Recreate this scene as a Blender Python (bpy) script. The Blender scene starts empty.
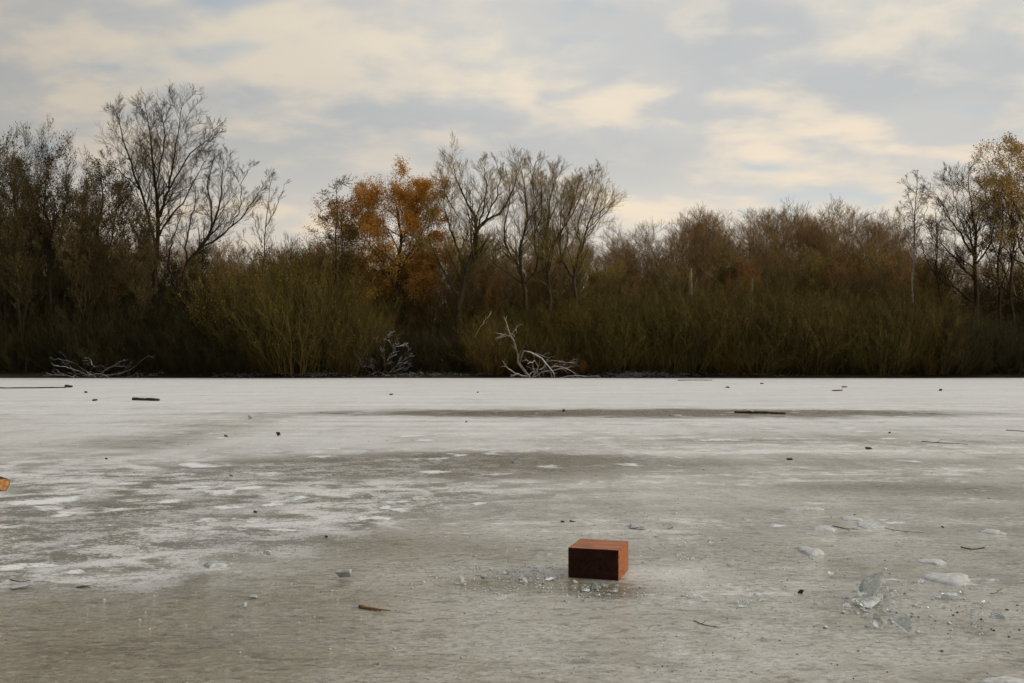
import bpy, math, random
import numpy as np
from mathutils import Vector
R = math.radians
S = bpy.context.scene
C = S.collection
rng = np.random.default_rng(7)
random.seed(7)

# ------------------------------------------------------------------ camera
W, H, F = 1024, 683, 996.0
CAMH = 1.5
PITCH = math.atan(15.5 / F)
cam = bpy.data.objects.new('camera', bpy.data.cameras.new('camera'))
C.objects.link(cam)
cam.location = (0, 0, CAMH)
cam.rotation_euler = (math.pi / 2 + PITCH, 0, 0)
cam.data.sensor_width = 36.0
cam.data.lens = 36.0 * F / W
cam.data.clip_start = 0.1
cam.data.clip_end = 6000
S.camera = cam
S.render.resolution_x, S.render.resolution_y = W, H

SUN_EL, SUN_AZ = R(20), R(97)          # azimuth clockwise from +Y (towards the right)
# ------------------------------------------------------------------ world
world = bpy.data.worlds.new("World")
S.world = world
world.use_nodes = True
wt = world.node_tree
wt.nodes.clear()


class G:
    """tiny helper for writing node graphs"""
    def __init__(s, tree): s.t = tree
    def n(s, typ, **kw):
        nd = s.t.nodes.new(typ)
        for k, v in kw.items(): setattr(nd, k, v)
        return nd
    def link(s, a, b): s.t.links.new(a, b)
    def val(s, sock, v):
        if isinstance(v, bpy.types.NodeSocket): s.link(v, sock)
        elif isinstance(v, (tuple, list)) and len(v) == 3 and sock.type == 'RGBA': sock.default_value = (*v, 1)
        else: sock.default_value = v
    def math(s, op, a, b=0.0, c=0.0, clamp=False):
        nd = s.n('ShaderNodeMath', operation=op, use_clamp=clamp)
        s.val(nd.inputs[0], a); s.val(nd.inputs[1], b); s.val(nd.inputs[2], c)
        return nd.outputs[0]
    def mix(s, f, a, b, blend='MIX'):
        nd = s.n('ShaderNodeMix', data_type='RGBA', blend_type=blend)
        s.val(nd.inputs[0], f); s.val(nd.inputs[6], a); s.val(nd.inputs[7], b)
        return nd.outputs[2]
    def mixf(s, f, a, b):
        nd = s.n('ShaderNodeMix', data_type='FLOAT')
        s.val(nd.inputs[0], f); s.val(nd.inputs[2], a); s.val(nd.inputs[3], b)
        return nd.outputs[0]
    def mapping(s, vec, scale=(1, 1, 1), loc=(0, 0, 0), rot=(0, 0, 0)):
        nd = s.n('ShaderNodeMapping')
        s.link(vec, nd.inputs[0]); nd.inputs['Location'].default_value = loc
        nd.inputs['Rotation'].default_value = rot; nd.inputs['Scale'].default_value = scale
        return nd.outputs[0]
    def noise(s, vec, scale, detail=4, rough=0.5, dist=0.0):
        nd = s.n('ShaderNodeTexNoise')
        s.link(vec, nd.inputs['Vector']); nd.inputs['Scale'].default_value = scale
        nd.inputs['Detail'].default_value = detail; nd.inputs['Roughness'].default_value = rough
        nd.inputs['Distortion'].default_value = dist
        return nd.outputs['Fac']
    def ramp(s, f, a, b, lo=0.0, hi=1.0, smooth=True):
        nd = s.n('ShaderNodeMapRange', interpolation_type='SMOOTHSTEP' if smooth else 'LINEAR')
        s.val(nd.inputs[0], f)
        nd.inputs[1].default_value = a; nd.inputs[2].default_value = b
        nd.inputs[3].default_value = lo; nd.inputs[4].default_value = hi
        return nd.outputs[0]


g = G(wt)
sky = g.n('ShaderNodeTexSky', sky_type='NISHITA')
sky.sun_disc = False
sky.sun_elevation = SUN_EL
sky.sun_rotation = SUN_AZ
sky.air_density = 1.2
sky.dust_density = 1.0
skyc = g.mix(1.0, sky.outputs[0], (0.12, 0.12, 0.12), 'MULTIPLY')
tc = g.n('ShaderNodeTexCoord').outputs['Generated']
sep = g.n('ShaderNodeSeparateXYZ'); g.link(tc, sep.inputs[0])
zc = g.math('MAXIMUM', sep.outputs[2], 0.0)
den = g.math('ADD', zc, 0.24)
cx = g.math('DIVIDE', sep.outputs[0], den)
cy = g.math('DIVIDE', sep.outputs[1], den)
cmb = g.n('ShaderNodeCombineXYZ'); g.link(cx, cmb.inputs[0]); g.link(cy, cmb.inputs[1])
cv = cmb.outputs[0]
big = g.noise(g.mapping(cv, (0.75, 1.0, 1), (3.1, 1.7, 0.4), (0, 0, 0.25)), 1.1, 4, 0.5, 0.3)
med = g.noise(g.mapping(cv, (1.0, 1.25, 1), (8.3, 2.2, 2.0), (0, 0, 0.2)), 2.9, 5, 0.52, 0.25)
fine = g.noise(g.mapping(cv, (1, 1.2, 1), (1.3, 5.2, 7.0)), 7.0, 4, 0.5, 0.2)
mm = g.math('ADD', g.math('MULTIPLY', med, 0.62), g.math('MULTIPLY', fine, 0.38))
lit = g.ramp(mm, 0.45, 0.63)
lit = g.math('MULTIPLY', lit, g.ramp(big, 0.30, 0.62, 0.35, 0.95))
grey = g.mix(g.ramp(big, 0.35, 0.65), (0.430, 0.452, 0.465), (0.580, 0.570, 0.545))
warm = g.mix(g.ramp(zc, 0.02, 0.34), (1.0, 0.765, 0.50), (0.75, 0.67, 0.545))
cloud = g.mix(lit, grey, warm)
# low band near the horizon turns to an even pale pinkish grey
low = g.ramp(zc, 0.07, 0.27, 0.72, 0.0)
cloud = g.mix(low, cloud, (0.70, 0.63, 0.535))
# small thin gaps where the blue sky shows
gap = g.noise(g.mapping(cv, (1, 1.6, 1), (5.5, 9.1, 3.0)), 1.9, 3, 0.5)
gapf = g.math('MULTIPLY', g.ramp(gap, 0.56, 0.70), g.ramp(zc, 0.10, 0.2, 0.0, 0.65))
bluesky = g.mix(0.35, skyc, (0.40, 0.55, 0.74))
col = g.mix(gapf, cloud, bluesky)
# sky dimmed towards the left and behind, added to keep camera-facing sides dark
dotn = g.n('ShaderNodeVectorMath', operation='DOT_PRODUCT')
g.link(tc, dotn.inputs[0]); dotn.inputs[1].default_value = (math.sin(SUN_AZ - R(30)), math.cos(SUN_AZ - R(30)), 0)
shade = g.ramp(dotn.outputs['Value'], -0.9, 0.55, 0.28, 1.0)
# overcast skies are brightest overhead
shade = g.math('MULTIPLY', shade, g.ramp(zc, 0.35, 1.0, 1.0, 2.1))
hsv = g.mix(1.0, col, shade, 'MULTIPLY')
bg = g.n('ShaderNodeBackground'); g.link(hsv, bg.inputs[0]); bg.inputs[1].default_value = 1.0
wo = g.n('ShaderNodeOutputWorld'); g.link(bg.outputs[0], wo.inputs[0])

# ------------------------------------------------------------------ sun
sd = bpy.data.lights.new('sun', 'SUN')
sd.energy = 1.7
sd.angle = R(18)
sd.color = (1.0, 0.84, 0.60)
sun = bpy.data.objects.new('sun', sd)
C.objects.link(sun)
sdir = Vector((math.sin(SUN_AZ) * math.cos(SUN_EL), math.cos(SUN_AZ) * math.cos(SUN_EL), math.sin(SUN_EL)))
sun.rotation_euler = sdir.to_track_quat('Z', 'Y').to_euler()
sun.location = (60, 30, 40)
S.view_settings.view_transform = 'Standard'
S.view_settings.look = 'None'
S.view_settings.exposure = 0.2
S.view_settings.gamma = 1.0
S.view_settings.use_curve_mapping = False
S.render.engine = 'CYCLES'
S.cycles.max_bounces = 6
S.cycles.diffuse_bounces = 3
S.cycles.transmission_bounces = 6


# ------------------------------------------------------------------ helpers
def ray(x, y):
    d = np.array([(x - W / 2) / F, 1.0, -(y - H / 2) / F])
    c, s = math.cos(PITCH), math.sin(PITCH)
    return np.array([d[0], d[1] * c - d[2] * s, d[1] * s + d[2] * c])


def at(x, y, Y):                      # the point at distance Y seen at a photo position
    d = ray(x, y)
    return np.array([0, 0, CAMH]) + d * (Y / d[1])


def gnd(x, y, z=0.0):                 # the point of the lake seen at a photo position
    d = ray(x, y)
    return np.array([0, 0, CAMH]) + d * ((z - CAMH) / d[2])


def tag(o, label=None, cat=None, group=None, kind=None):
    if label:
        o['label'] = label
        if len(label.split()) > 16: print('LONG', len(label.split()), label)
    if cat: o['category'] = cat
    if group: o['group'] = group
    if kind: o['kind'] = kind
    return o


def empty(name, loc=(0, 0, 0), rz=0.0):
    o = bpy.data.objects.new(name, None)
    o.empty_display_size = 0.3
    C.objects.link(o); o.location = loc; o.rotation_euler = (0, 0, rz)
    return o


def copy_tree(o, parent=None):
    c = o.copy(); C.objects.link(c)
    if parent: c.parent = parent
    for ch in list(o.children): copy_tree(ch, c)
    return c


def mesh_np(name, verts, faces, mat, parent=None, smooth=False):
    """verts (N,3); faces list of int arrays (M,k)"""
    me = bpy.data.meshes.new(name)
    verts = np.asarray(verts, dtype=np.float32)
    me.vertices.add(len(verts)); me.vertices.foreach_set('co', verts.ravel())
    faces = [np.asarray(f, dtype=np.int32) for f in faces if len(f)]
    idx = np.concatenate([f.ravel() for f in faces])
    tot = np.concatenate([np.full(len(f), f.shape[1], dtype=np.int32) for f in faces])
    start = np.concatenate([[0], np.cumsum(tot)[:-1]]).astype(np.int32)
    me.loops.add(len(idx)); me.loops.foreach_set('vertex_index', idx)
    me.polygons.add(len(tot)); me.polygons.foreach_set('loop_start', start)
    me.polygons.foreach_set('loop_total', tot)
    me.update(calc_edges=True)
    if smooth: me.polygons.foreach_set('use_smooth', np.ones(len(tot), dtype=bool))
    me.materials.append(mat)
    o = bpy.data.objects.new(name, me); C.objects.link(o)
    if parent: o.parent = parent
    return o


class Acc:
    """collects tubes and leaves of one part"""
    def __init__(s): s.v = []; s.q = []; s.n = 0
    def add(s, v, q):
        s.v.append(v); s.q.append(q + s.n); s.n += len(v)
    def tubes(s, P, Rd, sides=3):
        P = np.asarray(P, float); Rd = np.asarray(Rd, float)
        M, K, _ = P.shape
        T = np.empty_like(P)
        T[:, 1:-1] = P[:, 2:] - P[:, :-2]; T[:, 0] = P[:, 1] - P[:, 0]; T[:, -1] = P[:, -1] - P[:, -2]
        T /= np.linalg.norm(T, axis=2, keepdims=True) + 1e-9
        ref = np.where(np.abs(T[:, :1, 2:3]) < 0.8, np.array([0, 0, 1.0]), np.array([1.0, 0.3, 0]))
        ref = np.broadcast_to(ref, T.shape)
        U = np.cross(T, ref); U /= np.linalg.norm(U, axis=2, keepdims=True) + 1e-9
        V = np.cross(T, U)
        a = np.arange(sides) * 2 * math.pi / sides
        vv = P[:, :, None] + Rd[:, :, None, None] * (U[:, :, None] * np.cos(a)[:, None] + V[:, :, None] * np.sin(a)[:, None])
        base = (np.arange(M)[:, None, None] * K + np.arange(K - 1)[None, :, None]) * sides
        j = np.arange(sides)[None, None, :]; j2 = (j + 1) % sides
        q = np.stack([base + j, base + j2, base + sides + j2, base + sides + j], axis=-1).reshape(-1, 4)
        s.add(vv.reshape(-1, 3), q)
    def leaves(s, pts, size, droop=0.0):
        n = len(pts)
        a = rng.normal(size=(n, 3)); a /= np.linalg.norm(a, axis=1, keepdims=True)
        b = np.cross(a, rng.normal(size=(n, 3))); b /= np.linalg.norm(b, axis=1, keepdims=True)
        sz = size * rng.uniform(0.6, 1.3, (n, 1))
        c = pts
        v = np.stack([c - a * sz, c - b * sz * 0.6, c + a * sz, c + b * sz * 0.6], axis=1).reshape(-1, 3)
        s.add(v, np.arange(n * 4).reshape(n, 4))
    def build(s, name, mat, parent=None, smooth=False):
        return mesh_np(name, np.concatenate(s.v), [np.concatenate(s.q)], mat, parent, smooth)


def resample(pts, rad, K):
    pts = np.asarray(pts, float); rad = np.asarray(rad, float)
    # smooth the traced line a little (Catmull-Rom)
    ext = np.vstack([2 * pts[0] - pts[1], pts, 2 * pts[-1] - pts[-2]])
    t = np.linspace(0, len(pts) - 1 - 1e-6, K)
    i = t.astype(int); f = (t - i)[:, None]
    p0, p1, p2, p3 = ext[i], ext[i + 1], ext[i + 2], ext[np.minimum(i + 3, len(ext) - 1)]
    P = 0.5 * ((2 * p1) + (-p0 + p2) * f + (2 * p0 - 5 * p1 + 4 * p2 - p3) * f ** 2 + (-p0 + 3 * p1 - 3 * p2 + p3) * f ** 3)
    return P, np.interp(t, np.arange(len(rad)), rad)


def children(P, Rd, n, length, ang, t0=0.25, t1=1.0, K=5, up=0.25, wob=0.12, rr=0.55, rtip=0.25, lvar=0.35, taper=0.5, rmin=0.004, bias=None, rel=False, relmin=0.0):
    """n side branches on every polyline of P; returns new polylines and radii"""
    M, k, _ = P.shape
    t = (t0 + (t1 - t0) * ((np.arange(n)[None] + rng.uniform(0, 1, (M, n))) / n)).clip(0, 0.999)
    ft = t * (k - 1); i = ft.astype(int); f = (ft - i)[..., None]
    m = np.arange(M)[:, None]
    p = P[m, i] * (1 - f) + P[m, i + 1] * f
    d = P[m, i + 1] - P[m, i]; d /= np.linalg.norm(d, axis=2, keepdims=True) + 1e-9
    r = Rd[m, i] * (1 - f[..., 0]) + Rd[m, i + 1] * f[..., 0]
    x = rng.normal(size=d.shape); x -= (x * d).sum(2, keepdims=True) * d
    x /= np.linalg.norm(x, axis=2, keepdims=True) + 1e-9
    A = (ang * rng.uniform(0.6, 1.3, (M, n)))[..., None]
    d0 = d * np.cos(A) + x * np.sin(A)
    L = length * rng.uniform(1 - lvar, 1 + lvar, (M, n)) * (1 - taper * t)
    if rel:                           # lengths follow the parent branch
        PL = np.linalg.norm(P[:, 1:] - P[:, :-1], axis=2).sum(1)
        L = L * np.clip(PL, relmin, 10.0)[:, None]
    L = (L / (K - 1))[..., None]
    pts = [p]; cur = p; dd = d0
    upv = np.array([0, 0, 1.0])
    for s_ in range(K - 1):
        dd = dd + upv * up / (K - 1) * 1.5 + rng.normal(size=d.shape) * wob
        if bias is not None: dd = dd + np.array(bias) / (K - 1)
        dd /= np.linalg.norm(dd, axis=2, keepdims=True)
        cur = cur + dd * L
        pts.append(cur)
    out = np.stack(pts, axis=2).reshape(M * n, K, 3)
    r0 = np.maximum(r * rr, rmin).reshape(-1, 1)
    rad = r0 * (1 + (rtip - 1) * np.linspace(0, 1, K)[None])
    return out, np.maximum(rad, rmin * 0.7)


# ------------------------------------------------------------------ materials
def new_mat(name):
    m = bpy.data.materials.new(name); m.use_nodes = True
    t = m.node_tree
    b = t.nodes['Principled BSDF']
    return m, G(t), b


def bark_mat(name, a, b, rough=0.85, scale=3.0, snow=0.0):
    m, g, p = new_mat(name)
    co = g.n('ShaderNodeTexCoord').outputs['Object']
    f = g.ramp(g.noise(co, scale, 4, 0.6), 0.35, 0.65)
    c = g.mix(f, a, b)
    rnd = g.n('ShaderNodeObjectInfo').outputs['Random']
    c = g.mix(1.0, c, g.mix(rnd, (0.78, 0.80, 0.84), (1.2, 1.12, 1.05)), 'MULTIPLY')
    if snow > 0:
        nz = g.n('ShaderNodeSeparateXYZ'); g.link(g.n('ShaderNodeNewGeometry').outputs['Normal'], nz.inputs[0])
        s = g.ramp(nz.outputs[2], 0.25, 0.55)
        s = g.math('MULTIPLY', s, g.ramp(g.noise(co, 2.2, 4, 0.6), 0.62 - snow * 0.3, 0.72 - snow * 0.3))
        c = g.mix(s, c, (0.74, 0.76, 0.80))
    g.val(p.inputs['Base Color'], c)
    p.inputs['Roughness'].default_value = rough
    p.inputs['Specular IOR Level'].default_value = 0.25
    return m


def leaf_mat(name, a, b, trans=0.25):
    m, g, p = new_mat(name)
    co = g.n('ShaderNodeTexCoord').outputs['Object']
    f = g.ramp(g.noise(co, 0.9, 3, 0.6), 0.35, 0.65)
    geo = g.n('ShaderNodeNewGeometry').outputs['Random Per Island']
    c = g.mix(g.math('ADD', g.math('MULTIPLY', f, 0.6), g.math('MULTIPLY', geo, 0.4)), a, b)
    g.val(p.inputs['Base Color'], c)
    p.inputs['Roughness'].default_value = 0.75
    p.inputs['Specular IOR Level'].default_value = 0.15
    tr = g.n('ShaderNodeBsdfTranslucent'); g.link(c, tr.inputs[0])
    mx = g.n('ShaderNodeMixShader'); mx.inputs[0].default_value = trans
    g.link(p.outputs[0], mx.inputs[1]); g.link(tr.outputs[0], mx.inputs[2])
    out = [n for n in g.t.nodes if n.type == 'OUTPUT_MATERIAL'][0]
    g.link(mx.outputs[0], out.inputs[0])
    return m


M = {}
M['bark_dark'] = bark_mat('bark_dark', (0.022, 0.017, 0.009), (0.046, 0.035, 0.019))
M['bark_grey'] = bark_mat('bark_grey', (0.040, 0.032, 0.017), (0.082, 0.064, 0.035))
M['bark_willow'] = bark_mat('bark_willow', (0.040, 0.030, 0.013), (0.085, 0.062, 0.027))
M['twig_dark'] = bark_mat('twig_dark', (0.050, 0.037, 0.013), (0.090, 0.064, 0.024), scale=0.6)
M['twig_brown'] = bark_mat('twig_brown', (0.165, 0.115, 0.048), (0.255, 0.180, 0.080), scale=0.4)
M['twig_red'] = bark_mat('twig_red', (0.190, 0.115, 0.046), (0.290, 0.180, 0.074), scale=0.3)
M['twig_ochre'] = bark_mat('twig_ochre', (0.150, 0.115, 0.030), (0.235, 0.175, 0.055), scale=0.4)
M['osier_olive'] = bark_mat('osier_olive', (0.058, 0.048, 0.010), (0.122, 0.094, 0.021), scale=0.5)
M['osier_brown'] = bark_mat('osier_brown', (0.080, 0.055, 0.011), (0.145, 0.100, 0.024), scale=0.5)
M['osier_dark'] = bark_mat('osier_dark', (0.022, 0.020, 0.006), (0.045, 0.038, 0.011), scale=0.5)
M['birch_bark'] = bark_mat('birch_bark', (0.45, 0.42, 0.37), (0.22, 0.19, 0.15), scale=2.5)
M['dead_wood'] = bark_mat('dead_wood', (0.22, 0.18, 0.12), (0.40, 0.34, 0.25), scale=2.0, snow=1.0)
M['snowy_brush'] = bark_mat('snowy_brush', (0.045, 0.036, 0.022), (0.10, 0.080, 0.05), scale=2.0, snow=1.25)
M['leaf_orange'] = leaf_mat('leaf_orange', (0.42, 0.185, 0.026), (0.66, 0.34, 0.065), 0.35)
M['leaf_rust'] = leaf_mat('leaf_rust', (0.20, 0.085, 0.022), (0.34, 0.15, 0.04), 0.3)
M['leaf_gold'] = leaf_mat('leaf_gold', (0.30, 0.19, 0.04), (0.48, 0.30, 0.075), 0.3)
M['leaf_ochre'] = leaf_mat('leaf_ochre', (0.15, 0.115, 0.022), (0.29, 0.215, 0.045), 0.3)
M['leaf_dark'] = leaf_mat('leaf_dark', (0.042, 0.036, 0.011), (0.110, 0.078, 0.022), 0.2)
M['leaf_olive'] = leaf_mat('leaf_olive', (0.080, 0.070, 0.012), (0.165, 0.130, 0.025), 0.25)

# ------------------------------------------------------------------ frozen lake
# soft cover maps, laid out in metres on the ice
def blob(X, Y, x, y, wx, wy):         # centre and half sizes given at photo positions on the ice
    c = gnd(x, y); hx = abs(gnd(x + wx, y)[0] - c[0]); hy = abs(gnd(x, y - wy)[1] - gnd(x, y + wy)[1]) / 2
    return np.exp(-(((X - c[0]) / hx) ** 2 + ((Y - c[1]) / hy) ** 2))


ys = np.concatenate([np.linspace(-45, 3.0, 25), 3.0 + np.cumsum(np.geomspace(0.035, 0.9, 330))])
ys = ys[ys < 72.5]; ys = np.append(ys, 72.5)
xs = np.concatenate([np.linspace(-150, -42, 10)[:-1], np.linspace(-42, -12, 60)[:-1], np.linspace(-12, 12, 240)[:-1], np.linspace(12, 42, 60)[:-1], np.linspace(42, 150, 10)])
GX, GY = np.meshgrid(xs, ys)
dist = np.clip(GY, 2, 80)
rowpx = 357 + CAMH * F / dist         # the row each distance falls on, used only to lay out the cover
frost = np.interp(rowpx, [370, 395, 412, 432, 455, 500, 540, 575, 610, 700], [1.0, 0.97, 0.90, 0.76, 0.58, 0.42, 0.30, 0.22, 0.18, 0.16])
colpx = GX / dist * F + 512
frost += 0.24 * blob(GX, GY, 60, 520, 300, 50) + 0.22 * blob(GX, GY, 130, 475, 330, 35)
frost += 0.10 * blob(GX, GY, 560, 500, 220, 30)
frost += 0.40 * blob(GX, GY, 690, 575, 85, 14) + 0.22 * blob(GX, GY, 560, 600, 260, 40)
frost += 0.10 * blob(GX, GY, 900, 640, 240, 45) + 0.12 * blob(GX, GY, 440, 650, 230, 40)
bare = 2.6 * blob(GX, GY, 400, 466, 170, 10) + 1.2 * blob(GX, GY, 520, 460, 120, 6) + 1.7 * blob(GX, GY, 650, 413, 260, 3.6)
bare += 1.1 * blob(GX, GY, 150, 507, 90, 7) + 0.45 * blob(GX, GY, 150, 505, 130, 20) + 0.35 * blob(GX, GY, 60, 520, 150, 25) + 0.5 * blob(GX, GY, 340, 545, 120, 14)
bare += 1.6 * blob(GX, GY, 613, 592, 24, 6) + .7 * blob(GX, GY, 520, 582, 60, 8)  # first blob: wet spot that also paints the block's dark reflection
bare += 1.0 * blob(GX, GY, 90, 655, 250, 45) + 0.30 * blob(GX, GY, 250, 600, 200, 22)
bare += 0.35 * blob(GX, GY, 900, 488, 120, 5) + 0.2 * blob(GX, GY, 800, 440, 300, 5) + 0.35 * blob(GX, GY, 560, 590, 90, 10)
bare += 0.30 * blob(GX, GY, 120, 445, 110, 8) + 0.3 * blob(GX, GY, 230, 425, 60, 14)
# the frosted sheet at the left ends along a slanting edge
edge = np.interp(colpx, [-200, 0, 120, 200, 330, 430, 560, 700, 1100], [592, 590, 590, 575, 546, 512, 506, 500, 480]) + 3 * np.sin(colpx * .09) + 2 * np.sin(colpx * .23)
above = 1 / (1 + np.exp(np.clip((rowpx - edge) / 6.0, -30, 30)))
left = 1 / (1 + np.exp(np.clip((colpx - 520) / 60, -30, 30)))
frost += left * (0.24 * above - 0.08) * np.clip((rowpx - 425) / 25, 0, 1)
speck = 1.15 * above * left * np.clip((rowpx - 440) / 45, 0, 1)
speck += 0.0 * blob(GX, GY, 110, 520, 260, 48) + 0.3 * blob(GX, GY, 620, 660, 120, 25)
patch = 0.9 * blob(GX, GY, 170, 480, 260, 40) + 0.65 * blob(GX, GY, 860, 425, 340, 16) + 0.45 * blob(GX, GY, 560, 455, 420, 16) + 0.25 * blob(GX, GY, 880, 545, 180, 35)
drift = np.zeros_like(GX)
for x_, y_, w_, h_ in ((250, 519, 34, 4), (205, 520, 16, 3.5), (168, 502, 17, 3), (222, 492, 26, 5), (213, 488, 14, 3), (60, 500, 26, 4), (40, 502, 40, 4), (14, 566, 26, 7), (45, 564, 22, 4), (75, 572, 22, 5), (132, 483, 18, 3), (298, 498, 16, 4), (275, 504, 16, 3.5), (180, 474, 22, 2.5),
                       (280, 530, 30, 2.5), (60, 515, 20, 2.5), (385, 507, 9, 4), (375, 518, 30, 3), (350, 525, 26, 2.5), (400, 510, 18, 3), (548, 467, 18, 2.5), (480, 503, 9, 3), (440, 472, 20, 2.4), (130, 500, 24, 3), (75, 545, 16, 3), (425, 440, 16, 1.6), (410, 436, 26, 1.2),
                       (720, 440, 40, 1.6), (955, 447, 30, 1.4)):
    drift = np.maximum(drift, blob(GX, GY, x_, y_, w_, h_))
nyy, nxx = GX.shape
V = np.stack([GX, GY, np.zeros_like(GX)], -1).reshape(-1, 3)
i0 = (np.arange(nyy - 1)[:, None] * nxx + np.arange(nxx - 1)[None]).ravel()
Q = np.stack([i0, i0 + 1, i0 + nxx + 1, i0 + nxx], -1)

m, g, p = new_mat('lake_ice')
co = g.n('ShaderNodeTexCoord').outputs['Object']
def attr(n):
    a = g.n('ShaderNodeAttribute'); a.attribute_name = n; return a.outputs['Fac']
aF, aB, aS, aP = attr('frost'), attr('bare'), attr('speck'), attr('patch')
n_big = g.noise(g.mapping(co, (0.6, 1.0, 1)), 0.55, 5, 0.6, 0.4)
n_mid = g.noise(g.mapping(co, (0.8, 1.0, 1), (4, 9, 0)), 2.2, 6, 0.65, 0.5)
n_fin = g.noise(g.mapping(co, (0.75, 1.3, 1), (1, 3, 0)), 11.0, 6, 0.7, 0.6)
n_grn = g.noise(co, 30.0, 4, 0.85)
n_str = g.noise(g.mapping(co, (0.65, 1.6, 1), (7, 2, 0), (0, 0, 0.12)), 7.0, 5, 0.65, 0.7)
n_long = g.noise(g.mapping(co, (0.10, 1.0, 1), (2, 2, 0), (0, 0, -0.04)), 0.8, 5, 0.6, 0.3)
def cn(n, k): return g.math('MULTIPLY', g.math('SUBTRACT', n, 0.5), k)
def add(*a):
    r = a[0]
    for q in a[1:]: r = g.math('ADD', r, q)
    return r
def mul(*a):
    r = a[0]
    for q in a[1:]: r = g.math('MULTIPLY', r, q)
    return r
n_rip = g.noise(g.mapping(co, (0.85, 1.3, 1), (3, 8, 0), (0, 0, 0.08)), 24.0, 5, 0.7, 0.5)
n_crv = g.noise(g.mapping(co, (0.8, 1.6, 1), (9, 1, 0), (0, 0, -0.05)), 15.0, 4, 0.7, 0.8)
n_swp = g.noise(g.mapping(co, (1.0, 0.35, 1), (6, 4, 0), (0, 0, 0.9)), 0.9, 4, 0.6, 1.2)
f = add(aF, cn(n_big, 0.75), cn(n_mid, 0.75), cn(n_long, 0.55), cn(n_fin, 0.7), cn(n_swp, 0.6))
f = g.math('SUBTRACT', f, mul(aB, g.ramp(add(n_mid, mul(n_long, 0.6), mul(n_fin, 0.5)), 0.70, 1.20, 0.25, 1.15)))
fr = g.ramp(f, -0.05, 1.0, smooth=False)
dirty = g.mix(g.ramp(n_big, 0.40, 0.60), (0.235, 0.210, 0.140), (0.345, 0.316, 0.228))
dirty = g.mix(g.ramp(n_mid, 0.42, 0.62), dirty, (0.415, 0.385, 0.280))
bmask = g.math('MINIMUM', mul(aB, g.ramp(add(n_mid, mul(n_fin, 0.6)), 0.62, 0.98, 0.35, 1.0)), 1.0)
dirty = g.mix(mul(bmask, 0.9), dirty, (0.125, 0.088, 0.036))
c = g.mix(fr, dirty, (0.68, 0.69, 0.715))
# scaly melt ripples with dark crevices and pale crests
st = g.ramp(add(n_rip, cn(n_mid, 0.5)), 0.51, 0.62)
c = g.mix(mul(st, g.ramp(fr, 0.1, 0.9, 0.72, 0.15)), c, (0.115, 0.095, 0.065))
st2 = g.ramp(add(n_str, cn(n_fin, 0.5)), 0.56, 0.62)
c = g.mix(mul(st2, g.ramp(fr, 0.1, 0.9, 0.70, 0.15)), c, (0.10, 0.075, 0.045))
lt = g.ramp(n_crv, 0.51, 0.63)
c = g.mix(mul(lt, 0.38), c, (0.56, 0.55, 0.50))
# streaks of thin frost left lying along the wind on the middle distance
ls = g.ramp(add(n_long, cn(n_mid, 0.7), cn(n_fin, 0.6)), 0.56, 0.66)
c = g.mix(mul(ls, g.ramp(aF, 0.18, 0.5, 0.0, 0.85), g.ramp(bmask, 0.2, 0.8, 1.0, 0.1)), c, (0.74, 0.74, 0.735))
# salt and pepper frost grains
gr = g.ramp(add(n_grn, cn(n_mid, 1.1), cn(n_fin, 0.6)), 0.49, 0.54)
c = g.mix(mul(g.math('MINIMUM', aS, 1.0), g.ramp(add(n_mid, cn(n_big, .8)), .38, .62, .95, .35)), c, g.mix(mul(n_mid, 0.8), (0.150, 0.142, 0.110), (0.24, 0.23, 0.19)))
c = g.mix(mul(gr, g.math('MINIMUM', aS, 0.85)), c, (0.72, 0.72, 0.73))
# loose drifts of snow
n_pat = g.noise(g.mapping(co, (0.9, 1.0, 1), (3, 1, 0)), 1.25, 3, 0.5, 0.15)
pt = add(n_pat, cn(n_fin, 0.35), cn(n_grn, 0.15), cn(n_mid, 0.3), mul(aP, 0.11))
pm = g.ramp(pt, 0.66, 0.76)
pm = g.math('MAXIMUM', pm, g.ramp(add(attr('drift'), cn(n_fin, 1.8), cn(n_grn, 1.0), cn(n_mid, 1.6)), 0.45, 0.80))
c = g.mix(mul(pm, 0.85), c, (0.80, 0.81, 0.84))
g.val(p.inputs['Base Color'], c)
ro = g.mixf(g.math('MAXIMUM', fr, pm), 0.26, 0.85)
ro = add(ro, cn(n_fin, 0.35))
g.val(p.inputs['Roughness'], ro)
g.val(p.inputs['Specular IOR Level'], g.mixf(fr, 0.5, 0.12))
wet = mul(g.ramp(bmask, 0.3, 1.0, 1.0, 0.35), g.ramp(g.math('MAXIMUM', fr, pm), 0.25, 0.75, 1.0, 0.0), g.ramp(add(n_mid, cn(n_fin, .3)), .36, .60, .45, 1.0))
g.val(p.inputs['Coat Weight'], wet); p.inputs['Coat Roughness'].default_value = 0.08; p.inputs['Coat IOR'].default_value = 1.5
bpc = g.n('ShaderNodeBump'); bpc.inputs['Strength'].default_value = 0.5; bpc.inputs['Distance'].default_value = 1.0
g.link(add(mul(n_fin, .012), mul(n_rip, .005), mul(n_mid, .02)), bpc.inputs['Height']); g.link(bpc.outputs[0], p.inputs['Coat Normal'])
hgt = add(mul(n_str, 0.020), mul(n_fin, 0.022), mul(n_rip, 0.014), mul(n_grn, 0.004), mul(pm, 0.012))
bp = g.n('ShaderNodeBump'); bp.inputs['Strength'].default_value = 1.0; bp.inputs['Distance'].default_value = 1.0
g.link(hgt, bp.inputs['Height']); g.link(bp.outputs[0], p.inputs['Normal'])
ice = mesh_np('frozen_lake', V, [Q], m)
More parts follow.
